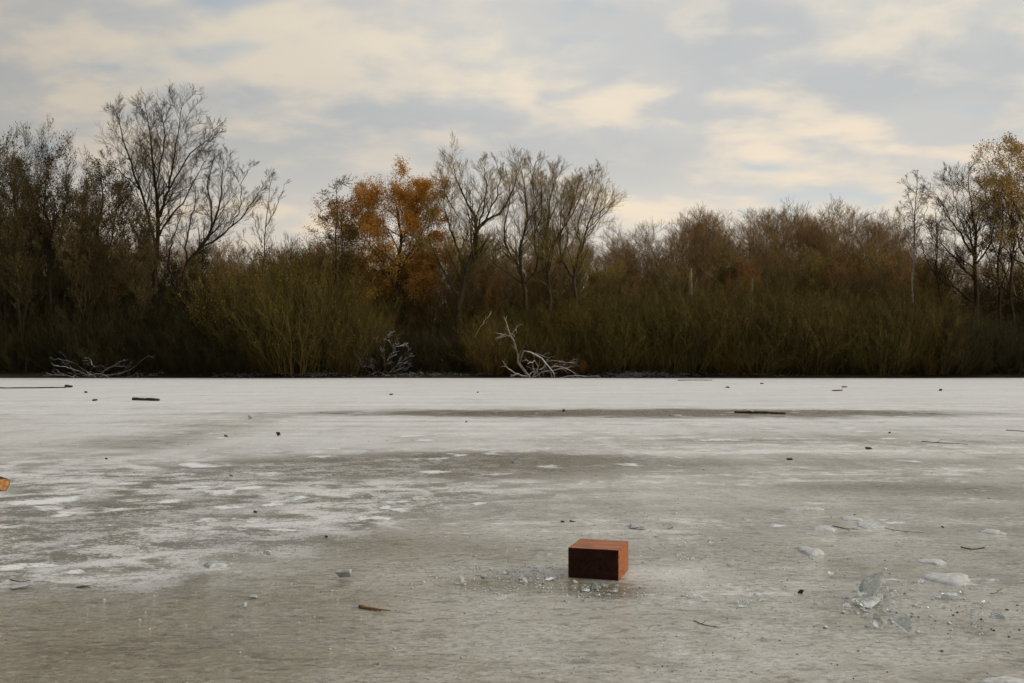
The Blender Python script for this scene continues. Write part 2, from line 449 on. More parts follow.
for n_, a_ in (('frost', frost), ('bare', bare), ('speck', speck), ('patch', patch), ('drift', drift)):
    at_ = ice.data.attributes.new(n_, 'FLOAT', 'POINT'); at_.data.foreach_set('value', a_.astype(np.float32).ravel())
tag(ice, kind='structure')

# ------------------------------------------------------------------ ground
m, g, p = new_mat('leaf_litter')
co = g.n('ShaderNodeTexCoord').outputs['Object']
n1 = g.noise(co, 0.7, 6, 0.65); n2 = g.noise(co, 9.0, 5, 0.7)
c = g.mix(g.ramp(n1, 0.4, 0.65), (0.030, 0.024, 0.014), (0.065, 0.045, 0.024))
c = g.mix(g.math('MULTIPLY', g.ramp(n2, 0.55, 0.7), 0.5), c, (0.12, 0.075, 0.035))
g.val(p.inputs['Base Color'], c); p.inputs['Roughness'].default_value = 0.95
M['litter'] = m
gv = np.array([(-3000, -3000, -0.6), (3000, -3000, -0.6), (3000, 3000, -0.6), (-3000, 3000, -0.6)], float)
tag(mesh_np('ground', gv, [[[0, 1, 2, 3]]], m), kind='structure')
bx = np.linspace(-260, 260, 261)
prof = [(71.2, -0.5), (71.35, -0.05), (71.6, 0.08), (72.0, 0.25), (73, 0.45), (75, 0.6), (80, 0.75), (90, 0.9), (105, 1.1), (130, 1.6), (180, 2.5), (300, 4), (600, 6)]
py = np.array([q[0] for q in prof]); pz = np.array([q[1] for q in prof])
BX, BI = np.meshgrid(bx, np.arange(len(py)))
wig = 0.35 * np.sin(BX * 0.21) + 0.2 * np.sin(BX * 0.57 + 1) + 0.12 * np.sin(BX * 1.7)
BY = py[BI] + wig * np.interp(py, [71, 75, 90], [0.5, 1, 0])[BI]
BZ = pz[BI] + rng.normal(size=BX.shape) * np.interp(pz, [-0.1, 0.1, 1], [0, 0.04, 0.12])[BI]
n_ = len(bx)
i0 = (np.arange(len(py) - 1)[:, None] * n_ + np.arange(n_ - 1)[None]).ravel()
tag(mesh_np('shore_bank', np.stack([BX, BY, BZ], -1).reshape(-1, 3), [np.stack([i0, i0 + 1, i0 + n_ + 1, i0 + n_], -1)], M['litter'], smooth=True), kind='structure')


def bank_z(Y): return float(np.interp(Y, py, pz))


# ------------------------------------------------------------------ trees
def lift(line, Y, base, depth):
    """photo polyline [(x, y, radius)] -> 3D points about distance Y, relative to base, with real depth spread"""
    out = []; n = len(line)
    for i, (x, y, r) in enumerate(line):
        q = at(x, y, Y)
        q[1] += depth * i / max(1, n - 1)
        q = at(x, y, q[1])
        out.append(q - base)
    return np.array(out), [r for _, _, r in line]


def hero(name, label, cat, Y, basepx, lines, bark, twig, spec, group=None, leaves=None, lmat=None, lsize=0.07, kmain=14, seed=1):
    """a tree whose trunk and limbs follow the photo; spec lists the successive orders of side branches"""
    global rng
    rng = np.random.default_rng(seed)
    Y = Y + 3.5
    base = at(basepx, 378, Y); base[2] = bank_z(Y) - 0.05
    t = empty(name, base); tag(t, label, cat, group)
    P, Rr = [], []
    for k, ln in enumerate(lines):
        dep = 0 if k == 0 else rng.uniform(-2.2, 2.2)
        pts, rad = lift(ln, Y, base, dep if len(ln) > 2 else dep * 0.5)
        if k == 0: pts[0] = (pts[0][0], pts[0][1], 0)
        a, b = resample(pts, rad, kmain)
        a[1:] += rng.normal(size=(kmain - 1, 3)) * 0.05
        P.append(a); Rr.append(b)
    P = np.array(P); Rr = np.array(Rr) * .82
    tr = Acc(); tr.tubes(P, Rr, 8)
    cr = Acc()
    cur, cr_ = P, Rr
    for s_i, sp in enumerate(spec):
        if s_i == 0:                  # main limbs carry side branches in step with their length
            A_, B_ = [], []
            for k in range(len(P)):
                LL = np.linalg.norm(P[k, 1:] - P[k, :-1], axis=1).sum()
                nn_ = max(4, int(LL * sp['n'] * (0.75 if k == 0 else 1)))
                a, b = children(P[k:k + 1], Rr[k:k + 1], **dict(sp, n=nn_, t0=sp['t0'] if k == 0 else .08))
                A_.append(a); B_.append(b)
            cur, cr_ = np.concatenate(A_), np.concatenate(B_)
        else:
            cur, cr_ = children(cur, cr_, **sp)
        (tr if s_i == 0 and len(spec) > 1 and sp.get('K', 5) >= 6 else cr).tubes(cur, cr_, 5 if s_i == 0 else 3)
    # settle the grown crown at the height the tree has
    ztop = max(q[2] for q in (at(x, y - 3, Y) for ln in lines for x, y, _ in ln)) - base[2]
    zs = min(1.0, ztop / np.percentile(cur[:, -1, 2], 99.7))
    for acc in (tr, cr):
        for v_ in acc.v: v_[:, 2] *= zs
    cur = cur * [1, 1, zs]
    tr.build('trunk', bark, t, smooth=True)
    cr.build('crown', twig, t)
    if leaves:
        lv = Acc()
        n = leaves
        a = rng.integers(0, len(cur), n)
        b = rng.integers(0, cur.shape[1], n)
        # leaves hang on in clusters
        keep = np.sin(cur[a, b, 0] * 1.9) + np.sin(cur[a, b, 2] * 2.3 + 1) + np.sin(cur[a, b, 1] * 1.7) > rng.uniform(-6.5, 0.6, n)
        lv.leaves(cur[a, b][keep] + rng.normal(size=(keep.sum(), 3)) * 0.16, lsize)
        lv.build('leaves', lmat, t)
    return t


def tree_variant(name, label, cat, h, r0, bark, twig, spread=0.5, nl=9, twigs=6, leaf=None, lmat=None, lsize=0.06, seed=3, fork=0.35, group=None, upw=0.55):
    """free-growing bare tree with its base at the origin"""
    global rng
    rng = np.random.default_rng(seed)
    t = empty(name); tag(t, label, cat, group)
    K = 12
    z = np.linspace(0, h * 0.86, K)
    P = np.stack([np.cumsum(rng.normal(size=K)) * h * 0.010, np.cumsum(rng.normal(size=K)) * h * 0.010, z], -1)[None]
    P[:, 0, :2] = 0
    Rr = (r0 * (1 - 0.88 * np.linspace(0, 1, K)))[None]
    tr = Acc(); tr.tubes(P, Rr, 8)
    c1, r1 = children(P, Rr, nl, h * 0.52, spread, t0=fork, K=8, up=upw, wob=0.11, rr=0.62, rtip=0.25, taper=0.45)
    tr.tubes(c1, r1, 5)
    cr = Acc()
    c2, r2 = children(c1, r1, 8, h * 0.22, 0.7, t0=0.15, K=5, up=0.4, wob=0.12, rr=0.6, rtip=0.35, rmin=0.012)
    cr.tubes(c2, r2, 3)
    c3, r3 = children(c2, r2, 7, h * 0.095, 0.65, t0=0.15, K=4, up=0.3, wob=0.14, rr=0.6, rtip=0.45, rmin=0.009)
    cr.tubes(c3, r3, 3)
    c4, r4 = children(c3, r3, twigs, h * 0.045, 0.6, t0=0.15, K=3, up=0.2, wob=0.14, rr=0.65, rtip=0.6, rmin=0.0075)
    cr.tubes(c4, r4, 3)
    zs = h / np.percentile(c4[:, :, 2], 98.6)
    for acc in (tr, cr):
        for v_ in acc.v: v_[:, 2] *= zs
    c4 = c4 * [1, 1, zs]
    tr.build('trunk', bark, t, smooth=True)
    cr.build('crown', twig, t)
    if leaf:
        lv = Acc()
        a = rng.integers(0, len(c4), leaf); q = c4[a, rng.integers(0, 3, leaf)]
        keep = np.sin(q[:, 0] * 1.9 + seed) + np.sin(q[:, 2] * 2.3 + 1) + np.sin(q[:, 1] * 1.7) > rng.uniform(-1.8, 1.4, leaf)
        lv.leaves(q[keep] + rng.normal(size=(keep.sum(), 3)) * 0.05, lsize)
        lv.build('leaves', lmat, t)
    return t


def place(src, used, x, Y, s, rz, label, group, sz=None):
    o = copy_tree(src) if src.name in used else src
    used.add(src.name)
    q = at(x, 378, Y)
    o.location = (q[0], Y, bank_z(Y) - 0.1)
    o.rotation_euler = (0, 0, rz); o.scale = (s, s, sz or s)
    tag(o, label, None, group)
    return o


def top_scale(y, Y, h):               # scale that brings a tree of height h up to a row of the photo
    return (at(512, y, Y)[2] - bank_z(Y)) / h


SP = lambda n, L, a, **k: dict(n=n, length=L, ang=a, **k)
def crown(dens=1.5, l1=.34, a1=.66, up=.35, n2=6, n3=6, n4=4, t0=.42):
    return [dict(n=dens, length=l1, ang=a1, K=6, up=up, t0=t0, wob=.085, rr=.45, rmin=.014, taper=.62, rel=True, relmin=6.0),
            dict(n=n2, length=.66, ang=.70, K=5, up=up * .7, t0=.10, wob=.085, rr=.6, rmin=.010, taper=.5, rel=True),
            dict(n=n3, length=.62, ang=.6, K=4, up=up * .5, t0=.1, wob=.085, rr=.65, rmin=.007, taper=.4, rel=True),
            dict(n=n4, length=.66, ang=.55, K=3, up=up * .4, t0=.1, wob=.08, rr=.7, rmin=.0052, taper=.3, rel=True)]
fine_spec = crown(1.8, .37, .75, .28, 7, 6, 4)

# the tall bare tree at the left
hero('bare_tree', 'tallest bare dark tree at the left, its open crown above all beside it', 'tree', 74, 155, [
    [(155, 378, .30), (156, 330, .26), (155, 280, .23), (157, 240, .20), (158, 200, .15), (155, 165, .10), (150, 130, .06), (146, 103, .02)],
    [(156, 250, .15), (150, 215, .13), (140, 185, .10), (132, 160, .08), (122, 130, .05), (116, 104, .02)],
    [(158, 215, .14), (166, 190, .11), (172, 165, .08), (177, 130, .05), (182, 94, .02)],
    [(166, 190, .08), (180, 165, .07), (192, 145, .05), (207, 135, .03), (216, 122, .015)],
    [(156, 180, .07), (162, 150, .06), (165, 125, .04), (160, 99, .015)],
    [(140, 185, .06), (124, 170, .05), (110, 158, .03), (102, 150, .015)],
    [(157, 235, .10), (168, 215, .08), (184, 195, .06), (196, 170, .04), (206, 155, .02)],
    [(155, 270, .10), (142, 240, .08), (128, 215, .05), (118, 190, .02)],
], M['bark_dark'], M['twig_dark'], fine_spec, seed=11)
# the leaning tree to its right
hero('leaning_tree', 'bare tree leaning right with a long curved limb, beside the tallest bare tree', 'tree', 73, 172, [
    [(172, 378, .22), (174, 330, .20), (180, 285, .18), (188, 258, .17), (200, 243, .15), (210, 228, .12), (218, 205, .09), (222, 180, .06), (224, 150, .02)],
    [(200, 243, .10), (216, 235, .09), (230, 222, .07), (244, 208, .05), (256, 190, .03), (266, 172, .015)],
    [(210, 228, .09), (212, 200, .07), (208, 175, .05), (214, 148, .02)],
    [(230, 222, .05), (240, 200, .04), (242, 178, .03), (248, 160, .015)],
    [(188, 258, .08), (186, 235, .07), (194, 205, .05), (196, 178, .02)],
    [(180, 285, .10), (168, 262, .08), (172, 235, .06), (182, 205, .03)],
], M['bark_dark'], M['twig_dark'], crown(1.3, .32), seed=12)
hero('bare_sapling', 'thin pale bare sapling standing in the gap right of the leaning tree', 'tree', 78, 262, [
    [(262, 378, .10), (262, 320, .08), (263, 260, .06), (266, 215, .04), (272, 172, .012)],
    [(263, 245, .04), (256, 225, .03), (254, 205, .01)], [(265, 225, .04), (276, 205, .03), (285, 180, .01)],
    [(263, 255, .03), (250, 245, .02), (242, 232, .01)]],
    M['bark_grey'], M['twig_brown'], crown(1.1, .22, .6, .4, 5, 4, 3), seed=13)
# left screen of trees with withered leaves
lf = [
    (8, 74, 140, 5, 3000), (38, 77, 128, 0, 1800), (64, 76, 132, 1, 2500), (88, 73, 170, 2, 5200), (112, 75, 182, 3, 5600), (135, 73, 205, 4, 4200), (26, 72, 188, 7, 4200), (-22, 74, 150, 6, 3500)]
lbl = ['slim dark tree with withered leaves at the left edge of the picture',
       'bare-topped thin tree second from the left edge, pale twigs against the sky',
       'tall twiggy tree between the left edge and the leafy dark trees',
       'dark tree thick with withered leaves, left of the tallest bare tree',
       'dark leafy tree close beside the left of the tallest bare tree',
       'lower dark leafy tree in front of the tallest bare tree',
       'shorter dark tree with withered leaves in front of the two slim edge trees',
       'dark leafy tree cut by the left edge of the picture']
for (x, Y, ty, sd_, nlf), lb in zip(lf, lbl):
    hh = at(0, ty, Y)[2] - bank_z(Y)
    t = tree_variant('leafy_tree', lb, 'tree', hh, 0.13, M['bark_dark'], M['twig_dark'], spread=0.42, nl=13, twigs=5, leaf=nlf * 2, lmat=M['leaf_dark'], lsize=0.075, seed=40 + sd_, fork=0.22, group='dark trees at the left of the far shore')
    q = at(x, 378, Y); t.location = (q[0], Y, bank_z(Y) - .1); t.scale = (0.72, 0.72, 1)
# slender dark tree left of the oak
for x, ty, Y, sd_, lb in ((337, 180, 75, 61, 'slender dark tree with short level twigs left of the orange tree'), (347, 215, 76, 62, 'lower slender dark tree between the feathery one and the orange tree')):
    rng = np.random.default_rng(sd_)
    hh = at(0, ty, Y)[2] - bank_z(Y)
    q = at(x, 378, Y); t = empty('slender_tree', (q[0], Y, bank_z(Y) - .1)); tag(t, lb, 'tree')
    K = 12; P = np.stack([np.cumsum(rng.normal(size=K)) * .05, np.cumsum(rng.normal(size=K)) * .05, np.linspace(0, hh, K)], -1)[None]
    Rr = (0.14 * (1 - 0.9 * np.linspace(0, 1, K)))[None]
    a = Acc(); a.tubes(P, Rr, 8); a.build('trunk', M['bark_dark'], t, True)
    cr = Acc(); c1, r1 = children(P, Rr, 34, 2.7, 1.35, t0=0.42, K=6, up=-0.12, wob=.10, rr=.38, taper=.55, rmin=.016); cr.tubes(c1, r1, 4)
    c2, r2 = children(c1, r1, 9, 0.75, .9, t0=.15, K=4, up=.2, rr=.6, rmin=.011); cr.tubes(c2, r2, 3)
    c3, r3 = children(c2, r2, 4, 0.3, .8, t0=.1, K=3, up=.2, rr=.7, rmin=.008); cr.tubes(c3, r3, 3); cr.build('crown', M['twig_dark'], t)
    lv = Acc(); i_ = rng.integers(0, len(c3), 2500); lv.leaves(c3[i_, rng.integers(0, 3, 2500)], .05); lv.build('leaves', M['leaf_dark'], t)

# the orange oak
oak_spec = crown(1.8, .56, .95, .12, 7, 6, 3, t0=.2)
hero('orange_tree', 'broad tree still full of orange autumn leaves, left of the bare forked willow', 'tree', 76, 398, [
    [(398, 378, .32), (398, 330, .27), (398, 290, .23), (400, 250, .18), (401, 220, .13), (398, 195, .08), (393, 168, .03)],
    [(398, 285, .13), (388, 260, .11), (374, 235, .08), (362, 215, .05), (352, 195, .02)],
    [(399, 262, .11), (410, 240, .09), (420, 220, .06), (428, 198, .04), (432, 178, .02)],
    [(400, 245, .08), (392, 220, .06), (380, 200, .04), (368, 180, .02)],
    [(401, 225, .07), (412, 205, .05), (418, 185, .03), (415, 168, .015)],
    [(398, 295, .10), (412, 275, .08), (426, 262, .05), (436, 250, .02)],
    [(397, 300, .11), (378, 282, .08), (362, 272, .05), (346, 262, .02)],
    [(397, 310, .09), (380, 300, .07), (364, 296, .04), (350, 290, .02)]],
    M['bark_willow'], M['twig_ochre'], oak_spec, leaves=95000, lmat=M['leaf_orange'], lsize=0.06, seed=14)
# small rusty tree low behind it
t = tree_variant('rusty_tree', 'low tree with rust-red leaves behind the slender dark trees', 'tree', 8.2, .12, M['bark_dark'], M['twig_brown'], spread=.7, nl=10, twigs=4, leaf=14000, lmat=M['leaf_rust'], lsize=.08, seed=70, fork=.15)
q = at(352, 378, 80); t.location = (q[0], 80, bank_z(80) - .1)

# forked willow
wil_spec = crown(1.7, .40, .58, .40, 6, 6, 4, t0=.30)
hero('forked_willow', 'big bare willow with a thick trunk leaning right and forking, right of the orange tree', 'tree', 74, 458, [
    [(458, 378, .36), (458, 330, .33), (460, 295, .30), (466, 262, .26), (474, 235, .22), (477, 212, .17), (470, 190, .10), (458, 165, .06), (452, 142, .02)],
    [(476, 222, .15), (484, 207, .13), (496, 200, .11), (506, 188, .08), (514, 168, .05), (520, 148, .02)],
    [(478, 215, .09), (484, 190, .07), (486, 165, .05), (482, 142, .02)],
    [(466, 262, .12), (458, 238, .10), (450, 212, .07), (444, 185, .04), (446, 160, .02)],
    [(458, 200, .05), (447, 178, .04), (440, 160, .02)],
    [(484, 207, .08), (494, 185, .06), (500, 165, .04), (498, 145, .02)],
    [(460, 295, .12), (448, 270, .10), (436, 245, .07), (428, 220, .04), (432, 195, .02)]],
    M['bark_willow'], M['twig_ochre'], wil_spec, seed=15)
hero('crooked_willow', 'bare crooked willow between the forked willow and the three right-hand willows', 'tree', 75, 524, [
    [(524, 378, .24), (524, 330, .22), (526, 290, .20), (520, 262, .16), (522, 235, .13), (528, 208, .09), (524, 180, .05), (520, 155, .02)],
    [(520, 262, .11), (508, 245, .09), (504, 222, .07), (510, 195, .04), (508, 172, .02)],
    [(525, 280, .12), (538, 258, .10), (534, 232, .07), (542, 205, .05), (540, 172, .02)],
    [(526, 215, .06), (536, 195, .05), (532, 172, .03), (536, 152, .015)]],
    M['bark_grey'], M['twig_brown'], wil_spec, group='bare willows in the middle of the far shore', seed=16)
hero('knotty_willow', 'bare willow with a straight knotty trunk, left of the two widest-spreading willows', 'tree', 76, 552, [
    [(552, 378, .22), (552, 330, .20), (550, 290, .17), (547, 255, .13), (545, 225, .10), (550, 195, .06), (556, 160, .02)],
    [(550, 280, .10), (562, 255, .09), (568, 228, .06), (564, 200, .04), (572, 172, .02)],
    [(546, 240, .07), (536, 218, .05), (533, 192, .03), (536, 165, .015)]],
    M['bark_grey'], M['twig_brown'], wil_spec, group='bare willows in the middle of the far shore', seed=17)
hero('spreading_willow', 'bare willow with up-reaching limbs, second from the right of the tall middle group', 'tree', 74, 550, [
    [(548, 378, .22), (548, 335, .20), (549, 300, .18), (548, 265, .15), (550, 240, .12), (560, 218, .08), (574, 195, .05), (585, 162, .02)],
    [(548, 262, .10), (542, 240, .08), (548, 212, .05), (556, 185, .03), (552, 160, .015)],
    [(560, 218, .05), (562, 195, .04), (570, 172, .02)]],
    M['bark_grey'], M['twig_ochre'], wil_spec, group='bare willows in the middle of the far shore', seed=18)
hero('edge_willow', 'bare willow at the right end of the tall middle group, limbs slanting up right', 'tree', 73, 574, [
    [(574, 378, .20), (574, 335, .19), (576, 300, .17), (573, 272, .14), (580, 250, .12), (586, 228, .09), (594, 205, .05), (604, 178, .02)],
    [(573, 275, .10), (562, 258, .08), (560, 235, .06), (568, 210, .04), (578, 180, .02)],
    [(582, 245, .08), (578, 225, .07), (584, 200, .04), (596, 165, .02)],
    [(586, 228, .05), (598, 215, .04), (606, 195, .02)]],
    M['bark_grey'], M['twig_ochre'], wil_spec, group='bare willows in the middle of the far shore', seed=19)
# right-hand trees
hero('spreading_bare_tree', 'bare tree with a straight dark trunk and spreading limbs, right of the white birch', 'tree', 75, 976, [
    [(976, 378, .26), (976, 330, .23), (976, 290, .20), (975, 255, .17), (974, 225, .12), (972, 195, .07), (968, 158, .02)],
    [(976, 275, .11), (962, 258, .09), (948, 242, .06), (934, 228, .04), (926, 215, .02)],
    [(975, 250, .10), (962, 228, .08), (948, 205, .05), (938, 182, .02)],
    [(975, 258, .10), (988, 238, .08), (996, 210, .05), (998, 178, .02)],
    [(974, 230, .07), (984, 205, .05), (986, 180, .03), (984, 152, .015)],
    [(974, 240, .06), (960, 210, .05), (954, 185, .03), (950, 162, .015)],
    [(976, 300, .10), (958, 285, .08), (942, 275, .05), (930, 262, .02)]],
    M['bark_dark'], M['twig_dark'], fine_spec, seed=20)
hero('golden_tree', 'tree with golden-orange leaves cut off by the right edge of the picture', 'tree', 73, 1030, [
    [(1030, 378, .24), (1030, 320, .21), (1030, 265, .18), (1030, 220, .13), (1028, 175, .08), (1026, 135, .03)],
    [(1030, 265, .10), (1018, 235, .08), (1008, 205, .05), (1002, 175, .02)],
    [(1030, 230, .09), (1016, 205, .06), (1010, 175, .04), (1008, 150, .02)],
    [(1030, 200, .08), (1044, 175, .06), (1052, 150, .02)],
    [(1029, 250, .09), (1048, 220, .07), (1060, 190, .03)]],
    M['bark_dark'], M['twig_brown'], oak_spec, leaves=22000, lmat=M['leaf_gold'], lsize=0.065, seed=21)
hero('slim_tree', 'slim dark tree between the spreading bare tree and the golden tree', 'tree', 74, 1000, [
    [(998, 378, .16), (1000, 320, .14), (998, 270, .11), (1002, 230, .08), (1000, 190, .03)],
    [(999, 290, .07), (1010, 260, .05), (1012, 230, .02)], [(998, 280, .06), (988, 258, .04), (986, 235, .02)]],
    M['bark_dark'], M['twig_dark'], crown(1.2, .22), seed=22, leaves=2500, lmat=M['leaf_gold'], lsize=.06)
hero('birch', 'thin white-barked birch with fine hanging twigs, left of the spreading bare tree', 'tree', 75, 912, [
    [(912, 378, .12), (913, 330, .11), (912, 290, .10), (914, 255, .085), (915, 225, .06), (916, 200, .04), (917, 172, .015)],
    [(914, 250, .04), (906, 230, .03), (901, 205, .015)], [(914, 240, .04), (924, 218, .03), (930, 195, .012)],
    [(915, 220, .03), (909, 198, .02), (906, 178, .01)], [(915, 215, .03), (922, 195, .02), (925, 178, .01)]],
    M['birch_bark'], M['twig_brown'], crown(1.8, .2, .6, .0, 5, 5, 3), seed=23)

hero('twiggy_bare_tree', 'bare twiggy tree in front of the golden tree near the right edge', 'tree', 72.5, 1012, [
    [(1012, 378, .17), (1013, 320, .15), (1010, 275, .13), (1014, 235, .10), (1012, 200, .06), (1008, 168, .02)],
    [(1011, 280, .08), (1000, 255, .06), (992, 230, .04), (990, 205, .015)], [(1013, 250, .07), (1022, 225, .05), (1026, 195, .02)], [(1012, 300, .07), (1024, 280, .05), (1032, 255, .02)]],
    M['bark_dark'], M['twig_dark'], crown(1.5, .34), seed=24)
hero('low_bare_tree', 'lower bare tree leaning out left of the spreading bare tree, right of the birch', 'tree', 74.5, 946, [
    [(946, 378, .15), (945, 330, .13), (940, 290, .11), (936, 258, .08), (938, 225, .05), (934, 196, .02)],
    [(941, 292, .07), (952, 268, .05), (956, 240, .03), (954, 215, .015)], [(938, 270, .06), (926, 250, .04), (922, 232, .015)]],
    M['bark_dark'], M['twig_brown'], crown(1.5, .34), seed=25)
for k_, (x, ty, lb) in enumerate(((48, 150, 'dark bare-limbed tree with a straight trunk between the slim edge trees'), (100, 160, 'dark bare-limbed tree just left of the tallest bare tree'), (16, 160, 'dark bare-limbed tree nearest the left edge'))):
    dx = (4, -3, 2)[k_]
    hero('dark_bare_tree', lb, 'tree', 72.6, x, [
        [(x, 378, .18), (x + dx, 320, .16), (x, 270, .14), (x + dx, 225, .11), (x - dx, 190, .07), (x, ty, .02)],
        [(x, 280, .08), (x - 12, 250, .06), (x - 18, 220, .04), (x - 16, ty + 35, .015)],
        [(x + 2, 255, .08), (x + 13, 228, .06), (x + 16, 200, .04), (x + 22, ty + 20, .015)]],
        M['bark_dark'], M['twig_dark'], crown(1.5, .34), seed=26 + k_, leaves=9000, lmat=M['leaf_dark'], lsize=.06)

# the wood behind: individual rounded bare crowns
used = set()
vars_ = [tree_variant('woodland_tree', '', 'tree', 16, .22, M['bark_grey'], mt, spread=sp, nl=20, twigs=6, seed=80 + k, fork=.2, upw=.38)
         for k, (sp, mt) in enumerate(((.80, M['twig_brown']), (.72, M['twig_red']), (.9, M['twig_brown']), (.78, M['twig_red'])))]
tops = {600: 240, 640: 228, 680: 218, 720: 212, 760: 205, 800: 202, 840: 204, 880: 212, 920: 238, 960: 256, 1010: 256, 1060: 240, 560: 232, 520: 232, 470: 235, 430: 235, 390: 235, 340: 238, 300: 240, 250: 243, 200: 238, 150: 232, 100: 224, 50: 218, 0: 215, -50: 210}
kx = sorted(tops)
rr_ = random.Random(5)
def where(x):
    for lim, w_ in ((60, 'behind the far-left dark trees'), (130, 'left of the tallest tree'), (190, 'behind the tallest tree'), (250, 'behind the leaning tree'), (310, 'behind the pale sapling'), (370, 'behind the slender dark trees'),
                    (430, 'behind the orange tree'), (500, 'behind the forked willow'), (600, 'behind the middle willows'), (660, 'just right of the middle willows'), (725, 'around the pale broken trunks'), (790, 'left of the wood\'s highest point'),
                    (840, 'at the wood\'s highest point'), (900, 'left of the white birch'), (945, 'behind the white birch'), (2000, 'behind the right-hand trees')):
        if x < lim: return w_
x = -40; i = 0
while x < 1070:
    for row, (Y, dy) in enumerate(((92, 14), (102, 6), (114, 0))):
        xx = x + rr_.uniform(-9, 9) + row * 9
        ty = np.interp(xx, kx, [tops[k] for k in kx]) + dy + rr_.uniform(-5, 8)
        lb = 'bare tree, %s row of far wood, %s' % (('front', 'middle', 'back')[row], where(xx))
        place(vars_[(i + row) % 4], used, xx, Y, top_scale(ty, Y, 16), rr_.uniform(0, 6.28), lb, 'far wood, ' + ('front', 'middle', 'back')[row] + ' row, ' + where(xx))
    x += 24 if x > 590 else 34
    i += 1
# young bushy trees between the wood and the shore thicket
yv = [tree_variant('young_tree', '', 'tree', 9, .09, M['bark_grey'], mt_, spread=.5, nl=15, twigs=5, leaf=lf_, lmat=lm_, lsize=.06, seed=95 + k, fork=.06)
      for k, (mt_, lf_, lm_) in enumerate(((M['twig_brown'], 2500, M['leaf_ochre']), (M['twig_ochre'], 3500, M['leaf_ochre']), (M['twig_red'], 3000, M['leaf_rust'])))]
yd = tree_variant('young_tree', '', 'tree', 9, .09, M['bark_dark'], M['twig_dark'], spread=.5, nl=15, twigs=5, leaf=9000, lmat=M['leaf_dark'], lsize=.065, seed=99, fork=.06)
ytop = {-40: 242, 60: 248, 130: 250, 190: 258, 240: 262, 300: 262, 340: 262, 400: 262, 450: 248, 500: 250, 560: 250, 610: 262, 690: 275, 760: 262, 850: 258, 900: 258, 960: 280, 1070: 275}
yk = sorted(ytop)
for row, (Y, step) in enumerate(((81, 30), (86, 27))):
    x = -45.0 + row * 12
    while x < 1075:
        xx = x + rr_.uniform(-8, 8)
        ty = np.interp(xx, yk, [ytop[k] for k in yk]) + rr_.uniform(-14, 16) - row * 4
        dk = xx < 205 or xx > 955
        src = yd if dk else rr_.choice(yv)
        lb = '%s young tree, %s row behind thicket, %s' % ('dark-leaved' if dk else 'brown', ('front', 'back')[row], where(xx))
        place(src, used, xx, Y, top_scale(ty, Y, 9), rr_.uniform(0, 6.28), lb, '%s young trees, %s row, %s' % ('dark' if dk else 'brown', ('front', 'back')[row], where(xx)))
        x += step
# a few rusty young trees in front of the wood
rv = tree_variant('rusty_young_tree', '', 'tree', 9, .1, M['bark_dark'], M['twig_red'], spread=.6, nl=10, twigs=4, leaf=9000, lmat=M['leaf_rust'], lsize=.07, seed=90, fork=.15)
for x, ty, lb in ((750, 262, 'rust-brown young tree rising over the middle of the long thicket'), (800, 272, 'lower rust-brown young tree just right of the one over the middle thicket'), (835, 262, 'third rusty young tree from the left over the long thicket'), (885, 258, 'rust-brown young tree left of the white birch'), (940, 268, 'rust-brown young tree right of the white birch')):
    place(rv, used, x, 84, top_scale(ty, 84, 9), rr_.uniform(0, 6), lb, 'rusty young trees over the thicket')
# pale broken trunks
for x, y0, y1, lb in ((691, 300, 268, 'pale broken bare trunk sticking up from the thicket, right of the willows'), (752, 300, 278, 'short pale broken trunk showing above the thicket below the far wood')):
    Y = 79; b = at(x, 378, Y); b[2] = bank_z(Y) - .1
    t = empty('broken_trunk', b); tag(t, lb, 'dead tree', 'pale broken trunks')
    hh = at(x, y1, Y)[2] - b[2]
    a = Acc(); P = np.array([[(0, 0, 0), (.04, 0, hh * .5), (-.03, .02, hh * .8), (.0, 0, hh * .95), (.07, 0, hh)]]); a.tubes(P, np.array([[.24, .2, .17, .12, .02]]), 9)
    a.build('trunk', bark_mat('pale_wood', (.20, .15, .09), (.32, .25, .16)), t, True)
    a = Acc(); a.tubes(np.array([[(0, 0, hh * .7), (.3, .05, hh * .78), (.5, .1, hh * .9)]]), np.array([[.06, .04, .02]]), 5)
    a.build('branch_stub', bpy.data.materials['pale_wood'], t)

